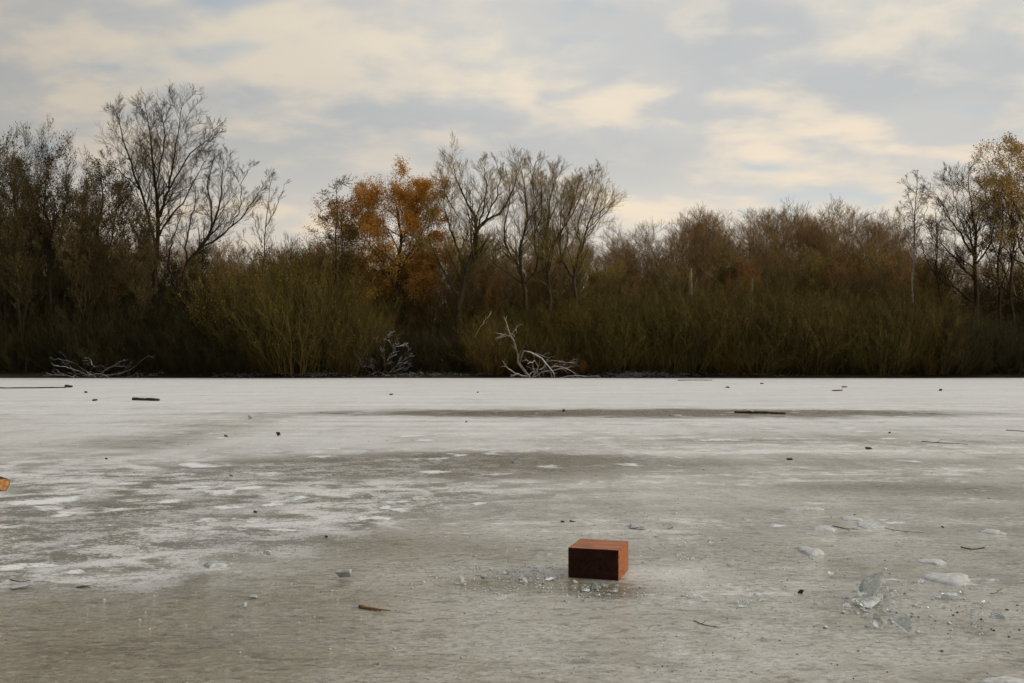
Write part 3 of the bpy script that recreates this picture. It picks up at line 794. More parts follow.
# ------------------------------------------------------------------ shrubs on the shore
def shrub(label, h, w, mat, lmat=None, nst=230, leaf=8000, seed=1, lean=0.0, lsize=.045, name='osier_shrub', side=6):
    global rng
    rng = np.random.default_rng(seed)
    t = empty(name); tag(t, label, 'shrub')
    K = 6
    a = rng.uniform(0, 6.283, nst); r = np.sqrt(rng.uniform(0, 1, nst))
    b = np.stack([np.cos(a) * r * w * .30, np.sin(a) * r * w * .30, np.zeros(nst)], -1)
    d = np.stack([np.cos(a) * r * .62 * w / h + lean, np.sin(a) * r * .62 * w / h, np.ones(nst)], -1) + rng.normal(size=(nst, 3)) * .13
    L = h * (1 - .30 * r ** 2) * rng.uniform(.40, 1.05, nst)
    P = [b]; cur = b.copy()
    for k in range(K - 1):
        d = d + rng.normal(size=d.shape) * .10 + np.array([0, 0, .03])
        d /= np.linalg.norm(d, axis=1, keepdims=True)
        cur = cur + d * (L / (K - 1))[:, None]; P.append(cur)
    P = np.stack(P, 1); Rr = rng.uniform(.008, .020, (nst, 1)) * (1 - .7 * np.linspace(0, 1, K))[None]
    s = Acc(); s.tubes(P, Rr, 4)
    c1, r1 = children(P, Rr, side, h * .24, .60, t0=.10, K=4, up=.35, wob=.13, rr=.65, rtip=.5, rmin=.009, taper=.4); s.tubes(c1, r1, 3)
    c2, r2 = children(c1, r1, 5, h * .10, .6, t0=.1, K=3, up=.25, wob=.13, rr=.7, rtip=.6, rmin=.007, taper=.3); s.tubes(c2, r2, 3)
    s.build('stems', mat, t)
    if leaf:
        q = c2[rng.integers(0, len(c2), leaf), rng.integers(0, 3, leaf)] + rng.normal(size=(leaf, 3)) * .05
        lv = Acc(); lv.leaves(q, lsize); lv.build('leaves', lmat or M['leaf_olive'], t)
    return t


sv_olive = [shrub('', 6.2, 5.5, M['osier_olive'], M['leaf_olive'], seed=101), shrub('', 6.2, 5.0, M['osier_brown'], M['leaf_olive'], seed=102), shrub('', 6.2, 6.0, M['osier_olive'], M['leaf_ochre'], seed=103, leaf=1800)]
sv_dark = [shrub('', 6.0, 5.5, M['osier_dark'], M['leaf_dark'], seed=104, leaf=5000, name='dark_shrub'), shrub('', 6.0, 5.0, M['osier_dark'], M['leaf_dark'], seed=105, leaf=5000, name='dark_shrub')]
sv_och = [shrub('', 6.0, 5.0, M['osier_brown'], M['leaf_ochre'], seed=106, leaf=12000, name='ochre_bush', lsize=.04)]
sv_rust = [shrub('', 3.0, 3.4, M['osier_brown'], M['leaf_rust'], nst=90, seed=107, leaf=3200, name='rusty_bush')]
sec = lambda x: ('below the dark leafy trees at far left' if x < 110 else 'below the tallest tree' if x < 205 else 'left of the olive willow thicket' if x < 262 else
                 'left of the orange tree' if x < 355 else 'below the orange tree' if x < 430 else 'below the forked willow' if x < 495 else
                 'behind the snow-covered fallen tree' if x < 590 else 'right of the fallen tree' if x < 690 else
                 'below the left half of the far wood' if x < 790 else 'below the right half of the far wood' if x < 895 else 'below the white birch' if x < 940 else 'at the right end of the shore')
frontline = {-40: 300, 60: 300, 150: 300, 215: 292, 250: 290, 285: 250, 310: 258, 350: 300, 400: 312, 450: 312, 500: 306, 560: 300, 610: 296, 650: 288, 700: 282, 760: 284, 830: 288, 900: 292, 950: 305, 1024: 312, 1080: 312}
fx = sorted(frontline); fy = [frontline[k] for k in fx]
i = 0
for row, (Y, step, dy) in enumerate(((72.9, 23, 8), (75.6, 27, 0), (79.5, 36, -2))):
    x = -45 + row * 12
    while x < 1075:
        xx = x + rr_.uniform(-7, 7)
        ty = np.interp(xx, fx, fy) + dy + rr_.uniform(-14, 20)
        dark = xx < 255 or xx > 945 or (355 < xx < 470 and row < 2)
        rn = ('front row', 'middle row', 'back row')[row]
        src = rr_.choice(sv_dark) if dark else rr_.choice(sv_olive)
        colr = 'near-black' if dark else 'olive-brown'
        hh = 6.0 if dark else 6.2
        place(src, used, xx, Y + rr_.uniform(-.6, .6), top_scale(ty, Y, hh * .97), rr_.uniform(0, 6.28),
              f'{colr} upright shrub, {rn}, {sec(xx)}', f'{colr} {rn} shrubs {sec(xx)}')
        x += step; i += 1
for x, ty, Y, lb in ((236, 264, 74.4, 'ochre-leaved bush standing out of the dark shrubs below the leaning tree'), (262, 280, 75.4, 'smaller ochre-leaved bush right behind the ochre bush below the leaning tree'), (590, 298, 75, 'ochre-leaved bush at the foot of the rightmost willow')):
    place(sv_och[0], used, x, Y, top_scale(ty, Y, 5.9), rr_.uniform(0, 6), lb, None)
for x, ty, Y, lb in ((552, 338, 72.4, 'rust-coloured low bush behind the snow-covered fallen tree'), (585, 345, 72.3, 'rust-brown low bush just right of the fallen tree'), (575, 352, 72.2, 'smallest rusty bush between the fallen branches and the shore')):
    place(sv_rust[0], used, x, Y, top_scale(ty, Y, 3.0), rr_.uniform(0, 6), lb, None)

# dense undergrowth filling the wood: nobody could count it
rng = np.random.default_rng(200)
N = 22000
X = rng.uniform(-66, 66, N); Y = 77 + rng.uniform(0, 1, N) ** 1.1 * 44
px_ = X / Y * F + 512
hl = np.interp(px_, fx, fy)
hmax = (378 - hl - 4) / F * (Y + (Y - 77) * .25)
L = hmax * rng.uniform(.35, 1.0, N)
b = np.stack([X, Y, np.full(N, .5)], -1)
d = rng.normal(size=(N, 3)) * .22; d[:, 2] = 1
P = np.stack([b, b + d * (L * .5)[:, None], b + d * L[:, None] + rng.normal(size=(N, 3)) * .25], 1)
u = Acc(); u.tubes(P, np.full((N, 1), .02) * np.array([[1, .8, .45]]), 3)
c1, r1 = children(P, np.full((N, 3), .014), 3, 1.4, .6, t0=.2, K=3, up=.3, rr=.8, rmin=.011); u.tubes(c1, r1, 3)
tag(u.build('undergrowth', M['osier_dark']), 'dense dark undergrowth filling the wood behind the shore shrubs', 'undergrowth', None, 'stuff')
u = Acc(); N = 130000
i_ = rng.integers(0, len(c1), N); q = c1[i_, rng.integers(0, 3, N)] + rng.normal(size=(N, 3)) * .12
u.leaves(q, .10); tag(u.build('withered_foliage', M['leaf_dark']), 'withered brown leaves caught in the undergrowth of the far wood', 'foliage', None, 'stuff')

# low dark brush right on the edge of the bank
rng = np.random.default_rng(205)
N = 13000
X = rng.uniform(-62, 62, N); Y = 71.55 + rng.uniform(0, 1, N) * 5.0
b = np.stack([X, Y, np.interp(Y, py, pz) - .05], -1)
d = rng.normal(size=(N, 3)) * .55; d[:, 2] = np.abs(d[:, 2]) * .3 + .75; d[:, 1] -= .12
L = rng.uniform(.35, 2.0, N) * np.interp(Y, [71.5, 73], [.5, 1.2]) * (1 + .35 * np.sin(X * .9) + .25 * np.sin(X * 2.3))
P = np.stack([b, b + d * (L * .5)[:, None], b + d * L[:, None] + rng.normal(size=(N, 3)) * .12], 1)
u = Acc(); u.tubes(P, np.full((N, 1), .011) * np.array([[1, .8, .5]]), 3)
c1, r1 = children(P, np.full((N, 3), .010), 3, .5, .7, t0=.2, K=3, up=.15, rr=.8, rmin=.007); u.tubes(c1, r1, 3)
tag(u.build('bank_brush', M['osier_dark']), 'low dark brush and dead stalks along the edge of the bank', 'brush', None, 'stuff')
u = Acc(); i_ = rng.integers(0, len(c1), 26000); u.leaves(c1[i_, 2] + rng.normal(size=(26000, 3)) * .05, .05)
tag(u.build('bank_leaves', M['leaf_dark']), 'dead brown leaves caught in the low brush of the bank', 'foliage', None, 'stuff')

# frosted litter along the waterline
rng = np.random.default_rng(210)
N = 2600
X = np.concatenate([rng.normal(c_, w_, n_) for c_, w_, n_ in [((at(a_, 378, 71.6)[0]), w_, n_) for a_, w_, n_ in ((315, 1.1, 500), (635, 1.2, 320), (420, 1.8, 160), (240, 1.2, 110), (670, .8, 120), (760, 2.0, 60), (120, 1.5, 110))]])
N = len(X); Y = 71.5 + rng.uniform(0, .8, N)
b = np.stack([X, Y, rng.uniform(.02, .35, N) ** 1.2], -1)
d = rng.normal(size=(N, 3)); d[:, 2] = np.abs(d[:, 2]) * .35; d /= np.linalg.norm(d, axis=1, keepdims=True)
L = rng.uniform(.2, .7, (N, 1))
P = np.stack([b, b + d * L * .5 + [0, 0, .05], b + d * L], 1)
u = Acc(); u.tubes(P, np.full((N, 3), .012), 4)
tag(u.build('frosted_litter', M['snowy_brush']), 'frosted dead stalks and litter along the edge of the ice', 'litter', None, 'stuff')


# ------------------------------------------------------------------ snow-covered dead wood on the shore
def deadwood(name, label, cat, Y, base_px, lines, spec, mat, seed, depth=1.2, trunk='trunk', crown='branches'):
    global rng
    rng = np.random.default_rng(seed)
    base = at(*base_px, Y); base[2] = 0.0
    t = empty(name, base); tag(t, label, cat)
    P, Rr = [], []
    for k, ln in enumerate(lines):
        pts, rad = lift(ln, Y, base, 0 if k == 0 else rng.uniform(-depth, depth * .2))
        a, b_ = resample(pts, rad, 10); a[1:] += rng.normal(size=(9, 3)) * .02
        P.append(a); Rr.append(b_)
    P = np.array(P); Rr = np.array(Rr) * .72
    Rr *= rng.uniform(.8, 1.25, Rr.shape); P[:, 1:] += rng.normal(size=P[:, 1:].shape) * .022
    a = Acc(); a.tubes(P[:1], Rr[:1], 8); a.build(trunk, mat, t, True)
    a = Acc()
    if len(P) > 1: a.tubes(P[1:], Rr[1:], 6)
    cur, cr_ = P, Rr
    for sp in spec:
        cur, cr_ = children(cur, cr_, **sp); a.tubes(cur, cr_, 4)
    a.build(crown, mat, t)
    return t


deadwood('fallen_tree', 'pale snow-covered fallen tree on the shore with one bare limb standing up', 'dead tree', 71.3, (524, 377), [
    [(530, 378, .13), (520, 366, .14), (518, 356, .13), (515, 345, .11), (511, 335, .09), (507, 325, .06), (504, 317, .03)],
    [(520, 362, .10), (522, 353, .10), (530, 352, .09), (540, 357, .09), (546, 363, .08), (552, 371, .06), (555, 377, .05)],
    [(510, 336, .05), (505, 335, .04), (500, 333, .025)],
    [(511, 335, .05), (514, 331, .04), (518, 326, .025)],
    [(528, 377, .08), (518, 374, .07), (510, 370, .06), (503, 361, .03)],
    [(534, 377, .06), (542, 373, .07), (556, 370, .06), (570, 367, .04), (580, 366, .02)],
    [(540, 357, .06), (545, 364, .05), (540, 371, .04)],
    [(536, 354, .05), (546, 357, .04), (551, 358, .02)],
    [(560, 378, .05), (572, 376, .05), (584, 376, .04), (600, 375, .02)],
    [(546, 362, .05), (556, 360, .05), (566, 363, .03), (574, 362, .02)], [(552, 378, .06), (550, 369, .06), (558, 366, .05), (572, 371, .03)], [(532, 378, .06), (538, 367, .05), (534, 361, .04), (528, 364, .03)],
    [(540, 378, .05), (536, 371, .06), (528, 376, .06)]],
    [SP(4, .8, .55, K=4, up=.0, t0=.15, rr=.4, rmin=.014), SP(3, .5, .55, K=3, up=-.05, t0=.15, rr=.6, rmin=.008)], M['dead_wood'], 31)
deadwood('snowy_branch_pile', 'pile of snow-covered broken branches at the waterline below the dark trees on the left', 'branches', 71.4, (90, 377), [
    [(96, 378, .10), (84, 370, .09), (72, 363, .07), (58, 359, .04)],
    [(94, 377, .09), (82, 373, .08), (70, 369, .06), (62, 366, .03)],
    [(100, 377, .07), (112, 375, .06), (124, 372, .05), (134, 367, .03), (150, 355, .02)],
    [(98, 377, .07), (104, 371, .06), (114, 366, .04), (124, 360, .02)],
    [(88, 366, .09), (84, 359, .09), (90, 360, .07), (92, 365, .05)],
    [(80, 378, .07), (68, 376, .06), (54, 375, .04)],
    [(96, 378, .06), (90, 372, .05), (98, 366, .04), (108, 369, .03)],
    [(110, 378, .05), (100, 374, .05), (88, 376, .04)]],
    [SP(5, 1.0, .6, K=4, up=.15, t0=.2, rr=.45, rmin=.018), SP(4, .5, .6, K=3, t0=.2, rr=.6, rmin=.01)], M['snowy_brush'], 32, trunk='limb')
deadwood('drooping_branch', 'snow-dusted drooping branch low in the shrubs below the ochre bush', 'branch', 71.9, (248, 377), [
    [(262, 352, .07), (254, 343, .06), (246, 341, .05), (236, 344, .035), (226, 350, .02)], [(254, 343, .05), (248, 347, .04), (240, 350, .02)], [(250, 342, .04), (244, 338, .03), (236, 339, .02)]],
    [SP(6, .9, .5, K=4, up=-.2, t0=.1, rr=.5, rmin=.016), SP(4, .4, .6, K=3, rr=.6, rmin=.01)], M['snowy_brush'], 33, trunk='limb', depth=.4)
deadwood('snowy_bush', 'frosted grey low bush between the olive thicket and the fallen tree', 'shrub', 72.0, (378, 377), [
    [(380, 378, .06), (376, 362, .05), (366, 350, .04), (352, 340, .02)], [(382, 378, .06), (388, 360, .05), (398, 344, .03)], [(378, 378, .05), (372, 368, .04), (360, 358, .02)],
    [(385, 378, .05), (396, 366, .04), (408, 358, .02)], [(380, 378, .05), (380, 355, .04), (384, 340, .02)], [(378, 378, .05), (364, 370, .04), (352, 366, .02)]],
    [SP(12, 1.2, .6, K=4, up=.1, t0=.15, rr=.6, rmin=.020), SP(7, .6, .7, K=3, rr=.7, rmin=.015)], M['snowy_brush'], 34, trunk='main_stem', crown='stems')
deadwood('bleached_branch', 'bleached bare branch slanting out of the shrubs above the fallen tree', 'branch', 72.2, (486, 377), [
    [(474, 338, .025), (481, 326, .03), (486, 319, .03), (492, 312, .018)]], [SP(4, .6, .6, K=3, rr=.5, rmin=.014)], M['dead_wood'], 35, trunk='limb', crown='twigs')

# ------------------------------------------------------------------ the wooden block
m, g, p = new_mat('block_wood')
co = g.n('ShaderNodeTexCoord').outputs['Object']
w1 = g.noise(g.mapping(co, (3, 22, 30)), 1.6, 5, 0.6, 0.6)
w2 = g.noise(co, 9, 4, .6)
c = g.mix(g.ramp(w1, .35, .68), (.19, .050, .012), (.43, .135, .034))
c = g.mix(g.math('MULTIPLY', g.ramp(w2, .5, .72), .45), c, (.12, .035, .015))
g.val(p.inputs['Base Color'], c)
p.inputs['Roughness'].default_value = .48; p.inputs['Specular IOR Level'].default_value = .3
bp = g.n('ShaderNodeBump'); bp.inputs['Strength'].default_value = .25; bp.inputs['Distance'].default_value = .01
g.link(w1, bp.inputs['Height']); g.link(bp.outputs[0], p.inputs['Normal'])
m_front_shaded, g, p = new_mat('block_front_shaded')  # shade painted into the colour of the block's camera-facing face
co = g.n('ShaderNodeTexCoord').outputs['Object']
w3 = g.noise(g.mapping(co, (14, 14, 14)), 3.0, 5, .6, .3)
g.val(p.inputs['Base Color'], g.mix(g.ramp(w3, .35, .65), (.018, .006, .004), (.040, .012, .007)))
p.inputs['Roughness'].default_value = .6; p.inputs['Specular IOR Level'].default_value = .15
FR = gnd(618.6, 581)
am = R(-17.5); Lx, Ly = .348, .35
ux = np.array([math.cos(am), math.sin(am), 0]); uy = np.array([-ux[1], ux[0], 0])
import bmesh
bm = bmesh.new(); bmesh.ops.create_cube(bm, size=1)
hz = .205
for v in bm.verts: v.co = (v.co.x * Lx, v.co.y * Ly, (v.co.z + .5) * hz)
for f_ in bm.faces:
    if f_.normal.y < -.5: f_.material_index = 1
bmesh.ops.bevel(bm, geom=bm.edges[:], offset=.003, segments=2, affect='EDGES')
me = bpy.data.meshes.new('wooden_block'); bm.to_mesh(me); bm.free(); me.materials.append(m); me.materials.append(m_front_shaded)
blk = bpy.data.objects.new('wooden_block', me); C.objects.link(blk)
cen = FR - ux * Lx / 2 + uy * Ly / 2
blk.location = (cen[0], cen[1], 0); blk.rotation_euler = (0, 0, am)
tag(blk, 'reddish-brown rectangular wooden block standing alone on the ice', 'block')

# ------------------------------------------------------------------ ice lumps, slabs
m, g, p = new_mat('clear_ice')
co = g.n('ShaderNodeTexCoord').outputs['Object']
nn = g.noise(co, 9, 3, .5)
p.inputs['Base Color'].default_value = (.80, .84, .85, 1)
g.val(p.inputs['Roughness'], g.ramp(nn, .4, .7, .06, .5))
p.inputs['IOR'].default_value = 1.31
g.val(p.inputs['Transmission Weight'], g.ramp(nn, .38, .66, .92, .25))
bp = g.n('ShaderNodeBump'); bp.inputs['Strength'].default_value = .2; bp.inputs['Distance'].default_value = .02
g.link(nn, bp.inputs['Height']); g.link(bp.outputs[0], p.inputs['Normal'])
M['clear_ice'] = m
m, g, p = new_mat('milky_ice')
co = g.n('ShaderNodeTexCoord').outputs['Object']
nn = g.noise(co, 14, 5, .65)
g.val(p.inputs['Base Color'], g.mix(g.ramp(nn, .35, .65), (.38, .39, .39), (.64, .66, .68)))
p.inputs['Roughness'].default_value = .4; p.inputs['IOR'].default_value = 1.31
p.inputs['Transmission Weight'].default_value = .3
bp = g.n('ShaderNodeBump'); bp.inputs['Strength'].default_value = .5; bp.inputs['Distance'].default_value = .02
g.link(nn, bp.inputs['Height']); g.link(bp.outputs[0], p.inputs['Normal'])
M['milky_ice'] = m
m, g, p = new_mat('snow_crust')
co = g.n('ShaderNodeTexCoord').outputs['Object']
nn = g.noise(co, 25, 5, .65)
g.val(p.inputs['Base Color'], g.mix(g.ramp(nn, .35, .65), (.36, .36, .355), (.52, .53, .535)))
p.inputs['Roughness'].default_value = .8
bp = g.n('ShaderNodeBump'); bp.inputs['Strength'].default_value = .6; bp.inputs['Distance'].default_value = .01
g.link(nn, bp.inputs['Height']); g.link(bp.outputs[0], p.inputs['Normal'])
M['snow_crust'] = m


def hull(name, pts, mat, bevel=0.0, smooth=False, parent=None):
    bm = bmesh.new()
    for q in pts: bm.verts.new(q)
    r = bmesh.ops.convex_hull(bm, input=bm.verts[:])
    junk = [e for e in r['geom_interior'] if isinstance(e, bmesh.types.BMVert)]
    if junk: bmesh.ops.delete(bm, geom=junk, context='VERTS')
    if bevel: bmesh.ops.bevel(bm, geom=bm.edges[:], offset=bevel, segments=2, affect='EDGES', clamp_overlap=True)
    me = bpy.data.meshes.new(name); bm.to_mesh(me); bm.free(); me.materials.append(mat)
    if smooth:
        for f_ in me.polygons: f_.use_smooth = True
    o = bpy.data.objects.new(name, me); C.objects.link(o)
    if parent: o.parent = parent
    return o


def lump(x, y, wpx, hpx, label, name='ice_lump', cat='ice lump', mat='clear_ice', seed=0, dep=None, n=12, group=None, sink=.15):
    """irregular broken piece resting on the ice; its foot at (x, y) of the photo, wpx by hpx large"""
    r = np.random.default_rng(1000 + seed)
    c = gnd(x, y); k = c[1] / F
    w, h_ = wpx * k, hpx * k; d_ = (dep or .8) * w
    v = r.uniform(-1, 1, size=(n, 3)); v /= (np.abs(v) ** 4).sum(1, keepdims=True) ** .25; v *= r.uniform(.72, 1.05, (n, 1)); v[:, 0] += v[:, 2] * r.uniform(-.25, .25)
    v[:, 0] *= w / 2; v[:, 1] *= d_ / 2; v[:, 2] = (v[:, 2] + 1 - sink) * h_ / (2 - sink)
    v[:, 2] = np.maximum(v[:, 2], -0.004)
    o = hull(name, v, M[mat], bevel=min(w, h_) * .05)
    o.location = (c[0], c[1] + d_ * .3, 0); o.rotation_euler = (0, 0, 0)
    return tag(o, label, cat, group)


def slab(x, y, wpx, hpx, label, name='snow_patch', cat='snow patch', mat='snow_crust', seed=0, thick=.02, group=None, off=(0, 0)):
    """low irregular cake lying flat; photo footprint wpx by hpx"""
    r = np.random.default_rng(2000 + seed)
    c = gnd(x, y); k = c[1] / F
    hw = wpx * k / 2; hd = (gnd(x, y - hpx / 2)[1] - gnd(x, y + hpx / 2)[1]) / 2
    n = 28; th = np.linspace(0, 2 * math.pi, n, endpoint=False)
    ph = r.uniform(0, 6.28, 4)
    rad = 1 + (.16 * np.sin(2 * th + ph[0]) + .15 * np.sin(3 * th + ph[1]) + .11 * np.sin(5 * th + ph[2])) + .08 * r.normal(size=n)
    thick *= .55
    rings = [(1.0, -.003), (.94, thick * .45), (.80, thick * .85), (.5, thick * 1.05), (.2, thick)]
    v = []
    for s_, z in rings:
        for a, q in zip(th, rad): v.append((math.cos(a) * q * hw * s_, math.sin(a) * q * hd * s_, z + (r.normal() * thick * .1 if z > 0 else 0)))
    v.append((0, 0, thick))
    F4 = [[i * n + j, i * n + (j + 1) % n, (i + 1) * n + (j + 1) % n, (i + 1) * n + j] for i in range(len(rings) - 1) for j in range(n)]
    b = (len(rings) - 1) * n
    F3 = [[b + j, b + (j + 1) % n, len(v) - 1] for j in range(n)]
    o = mesh_np(name, np.array(v), [F4, F3], M[mat], smooth=True)
    o.location = (c[0], c[1], 0)
    return tag(o, label, cat, group)


# near the block
lump(596, 590, 13, 9, 'milky ice lump pressed against the front of the wooden block', mat='milky_ice', seed=1)
lump(576, 583, 8, 4, 'small clear ice lump at the left front corner of the wooden block', seed=2)
lump(606, 588, 8, 4, 'small clear ice lump on the right of the milky one before the wooden block', seed=3)
lump(625, 580, 7, 3, 'thin ice sliver at the right foot of the wooden block', seed=31)
lump(460, 585, 11, 9, 'clear round ice lump, left one of the pair left of the wooden block', seed=4)
lump(484, 582, 10, 8, 'clear round ice lump, right one of the pair left of the wooden block', seed=5)
lump(563, 577, 7, 4, 'tiny ice lump just left of the wooden block', seed=6)
lump(550, 581, 12, 4, 'flat clear ice fragment left of the wooden block', seed=7)
lump(634, 529, 12, 6, 'whitish ice lump behind the right of the wooden block, left one of two', mat='milky_ice', seed=8)
lump(672, 530, 9, 6, 'grey clear ice lump behind the right of the wooden block, right one of two', seed=9)
lump(643, 530, 9, 4, 'pale flat ice piece touching the whitish lump behind the block', mat='milky_ice', seed=10)
lump(655, 537, 9, 4, 'low clear ice piece in front of the lumps behind the block', seed=11)
lump(691, 560, 10, 4, 'low clear ice piece right of the wooden block', seed=12)
lump(679, 557, 7, 4, 'small clear ice piece near the low one right of the block', seed=13)
lump(745, 608, 14, 9, 'clear tilted ice shard, left one of the touching pair right of the block', seed=14)
lump(757, 604, 9, 12, 'upright clear ice shard, right one of the touching pair right of the block', seed=15, dep=.5)
lump(690, 598, 9, 4, 'small clear ice piece between the wooden block and the pair of shards', seed=16)
# cluster at the right
lump(873, 600, 25, 27, 'largest clear ice block in the cluster at the lower right', seed=17, n=14)
lump(872, 608, 30, 11, 'wide clear ice piece at the front of the largest block in the cluster', seed=18)
lump(858, 604, 13, 10, 'clear ice piece at the left end of the lower right cluster', seed=19)
lump(886, 600, 9, 13, 'narrow clear ice piece at the right of the largest block in the cluster', seed=20)
lump(881, 629, 16, 17, 'clear ice lump below the cluster, left of the glittering one', seed=21)
lump(904, 635, 18, 21, 'glittering clear ice lump lowest of the lower right pieces', seed=22)
lump(862, 590, 8, 5, 'tiny clear ice piece above the left end of the cluster', seed=23)
lump(896, 597, 7, 6, 'small clear ice piece right of the cluster', seed=24)
lump(905, 596, 7, 4, 'smallest clear ice piece right of the cluster', seed=41)
lump(948, 600, 20, 8, 'hollow looking ice piece below the long snow patch at the right', seed=25)
lump(964, 594, 7, 5, 'dark round clear ice pebble right of the hollow looking piece', seed=26)
lump(977, 629, 9, 10, 'upright clear ice shard near the lower right corner', seed=27)
lump(973, 613, 8, 5, 'small clear ice piece above the upright shard near the lower right corner', seed=28)
lump(1000, 619, 16, 6, 'flat clear ice piece nearest the right edge', seed=29)
lump(832, 576, 8, 4, 'tiny clear ice piece left above the lower right cluster', seed=30)
lump(848, 610, 10, 6, 'low clear ice piece in front of the left end of the lower right cluster', seed=42)
lump(893, 612, 11, 7, 'clear ice piece filling the gap between the cluster and the glittering lump', seed=43)
lump(866, 618, 8, 5, 'small clear ice piece left above the lump below the cluster', seed=44)
lump(880, 588, 12, 9, 'pale ice piece topping the lower right cluster', seed=45, mat='milky_ice')
lump(915, 606, 7, 4, 'tiny clear ice piece between the cluster and the hollow looking piece', seed=46)
lump(812, 560, 8, 4, 'tiny clear ice piece in front of the proud white slab', seed=47)
lump(731, 566, 7, 4, 'tiny clear ice piece on the pale ice right of the block', seed=48)
lump(712, 545, 8, 5, 'small clear ice piece far right behind the block', seed=49)
lump(507, 574, 10, 5, 'low clear ice piece between the round pair and the block', seed=50)
lump(524, 583, 12, 5, 'wide low clear ice piece left of the block, in front of the crumbs', seed=51)
lump(540, 572, 9, 5, 'clear ice piece left behind the flat fragment beside the block', seed=52)
lump(586, 592, 9, 4, 'low clear ice piece left of the milky lump before the block', seed=53)
lump(614, 593, 11, 4, 'low clear ice piece in front of the right corner of the block', seed=54)
lump(922, 583, 7, 4, 'tiny grey ice piece touching the left tip of the long snow patch', seed=55)
lump(985, 604, 8, 5, 'clear ice piece above the flat one nearest the right edge', seed=56)
# left half
lump(343, 581, 17, 12, 'pale rounded ice lump alone on the left half of the near ice', mat='milky_ice', seed=32)
lump(243, 608, 10, 6, 'grey clear ice pebble below the flat pale slab on the left', seed=33)
lump(253, 598, 9, 3, 'bluish flat ice piece above the grey ice pebble on the left', mat='milky_ice', seed=34)
lump(266, 555, 9, 5, 'brownish clear ice lump above the flat pale slab on the left', seed=35)
lump(515, 463, 9, 7, 'small frosted ice lump on the far brown bare patch', mat='milky_ice', seed=36)
lump(250, 419, 6, 6, 'small white ice lump far off between the two dark stones', mat='snow_crust', seed=37)
lump(20, 590, 26, 5, 'grey broken ice plate near the left edge, lower one', mat='milky_ice', seed=38)
lump(83, 588, 16, 4, 'grey flat ice plate right of the broken plates near the left edge', seed=39, mat='milky_ice')
slab(214, 565, 20, 6, 'flat pale ice slab on the brown ice at the left', 'ice_slab', 'ice slab', 'milky_ice', 1, .03)
slab(948, 579, 48, 11, 'long white snow patch above the ice cluster at the lower right', seed=2, thick=.03)
slab(932, 562, 24, 6, 'small white snow patch just above the long one at the right', seed=3)
slab(811, 552, 25, 7, 'white snow-covered ice slab standing a little proud, left of the two small patches', seed=4, thick=.035)
slab(869, 526, 26, 6, 'white snow patch, right one of the pair behind the dark twig', seed=5)
slab(824, 529, 26, 5, 'white snow patch, left one of the pair behind the dark twig', seed=6)
slab(851, 519, 22, 4, 'thin white snow patch between and above the pair behind the dark twig', seed=7)
slab(992, 532, 22, 5, 'white snow patch close to the right edge', seed=8)
slab(805, 509, 34, 4, 'long thin white snow patch farther back on the right', seed=9)
slab(1004, 681, 40, 8, 'white snow patch cut by the lower right corner', seed=10, thick=.015)

# ice crumbs around the block
rng = np.random.default_rng(300)
def crumbs(label, spots, mat, name, size, kind='stuff'):
    vs, fs, n0 = [], [], 0
    ico = [(0, 0, 1), (.9, 0, .1), (-.3, .85, .15), (-.6, -.7, .05), (.2, -.2, -.6), (.5, .6, .5)]
    fc = np.array([[0, 1, 5], [0, 5, 2], [0, 2, 3], [0, 3, 1], [4, 1, 3], [4, 3, 2], [4, 2, 5], [4, 5, 1]])
    for (x, y, sx, sy, n, s0) in spots:
        for _ in range(n):
            px, py_ = x + rng.normal() * sx, y + rng.normal() * sy
            if py_ < 395 or (560 < px < 640 and 536 < py_ < 584): continue
            c = gnd(px, py_); s_ = size * s0 * rng.uniform(.35, 1.4)
            v = np.array(ico) * rng.uniform(.6, 1.3, (6, 3)) * s_ * [1, 1, .6]
            a = rng.uniform(0, 6.28); ca, sa = math.cos(a), math.sin(a)
            v = v @ np.array([[ca, sa, 0], [-sa, ca, 0], [0, 0, 1]]) + [c[0], c[1], s_ * .15]
            vs.append(v); fs.append(fc + n0); n0 += 6
    o = mesh_np(name, np.concatenate(vs), [np.concatenate(fs)], mat)
    return tag(o, label, 'crumbs', None, kind)


crumbs('scatter of small clear ice crumbs around the wooden block and over the near ice', [(520, 580, 40, 10, 260, 1), (600, 592, 25, 5, 90, .9), (670, 540, 60, 18, 90, 1), (880, 605, 45, 16, 120, 1.1), (720, 570, 110, 35, 160, .8), (960, 605, 40, 25, 70, 1), (300, 600, 160, 30, 120, .8)], M['clear_ice'], 'ice_crumbs', .013)
M['dirt'] = bark_mat('dirt', (.045, .03, .018), (.11, .07, .035), scale=9)
crumbs('dark specks of leaf and bark litter frozen onto the ice', [(500, 600, 320, 55, 160, .6), (620, 560, 260, 40, 120, .6), (850, 570, 130, 50, 170, .8), (250, 560, 200, 60, 60, .7), (700, 470, 300, 30, 40, 1.3), (620, 665, 90, 14, 60, .5), (130, 500, 120, 60, 20, 1.0), (985, 620, 30, 12, 40, 1.2)], M['dirt'], 'bark_specks', .008)

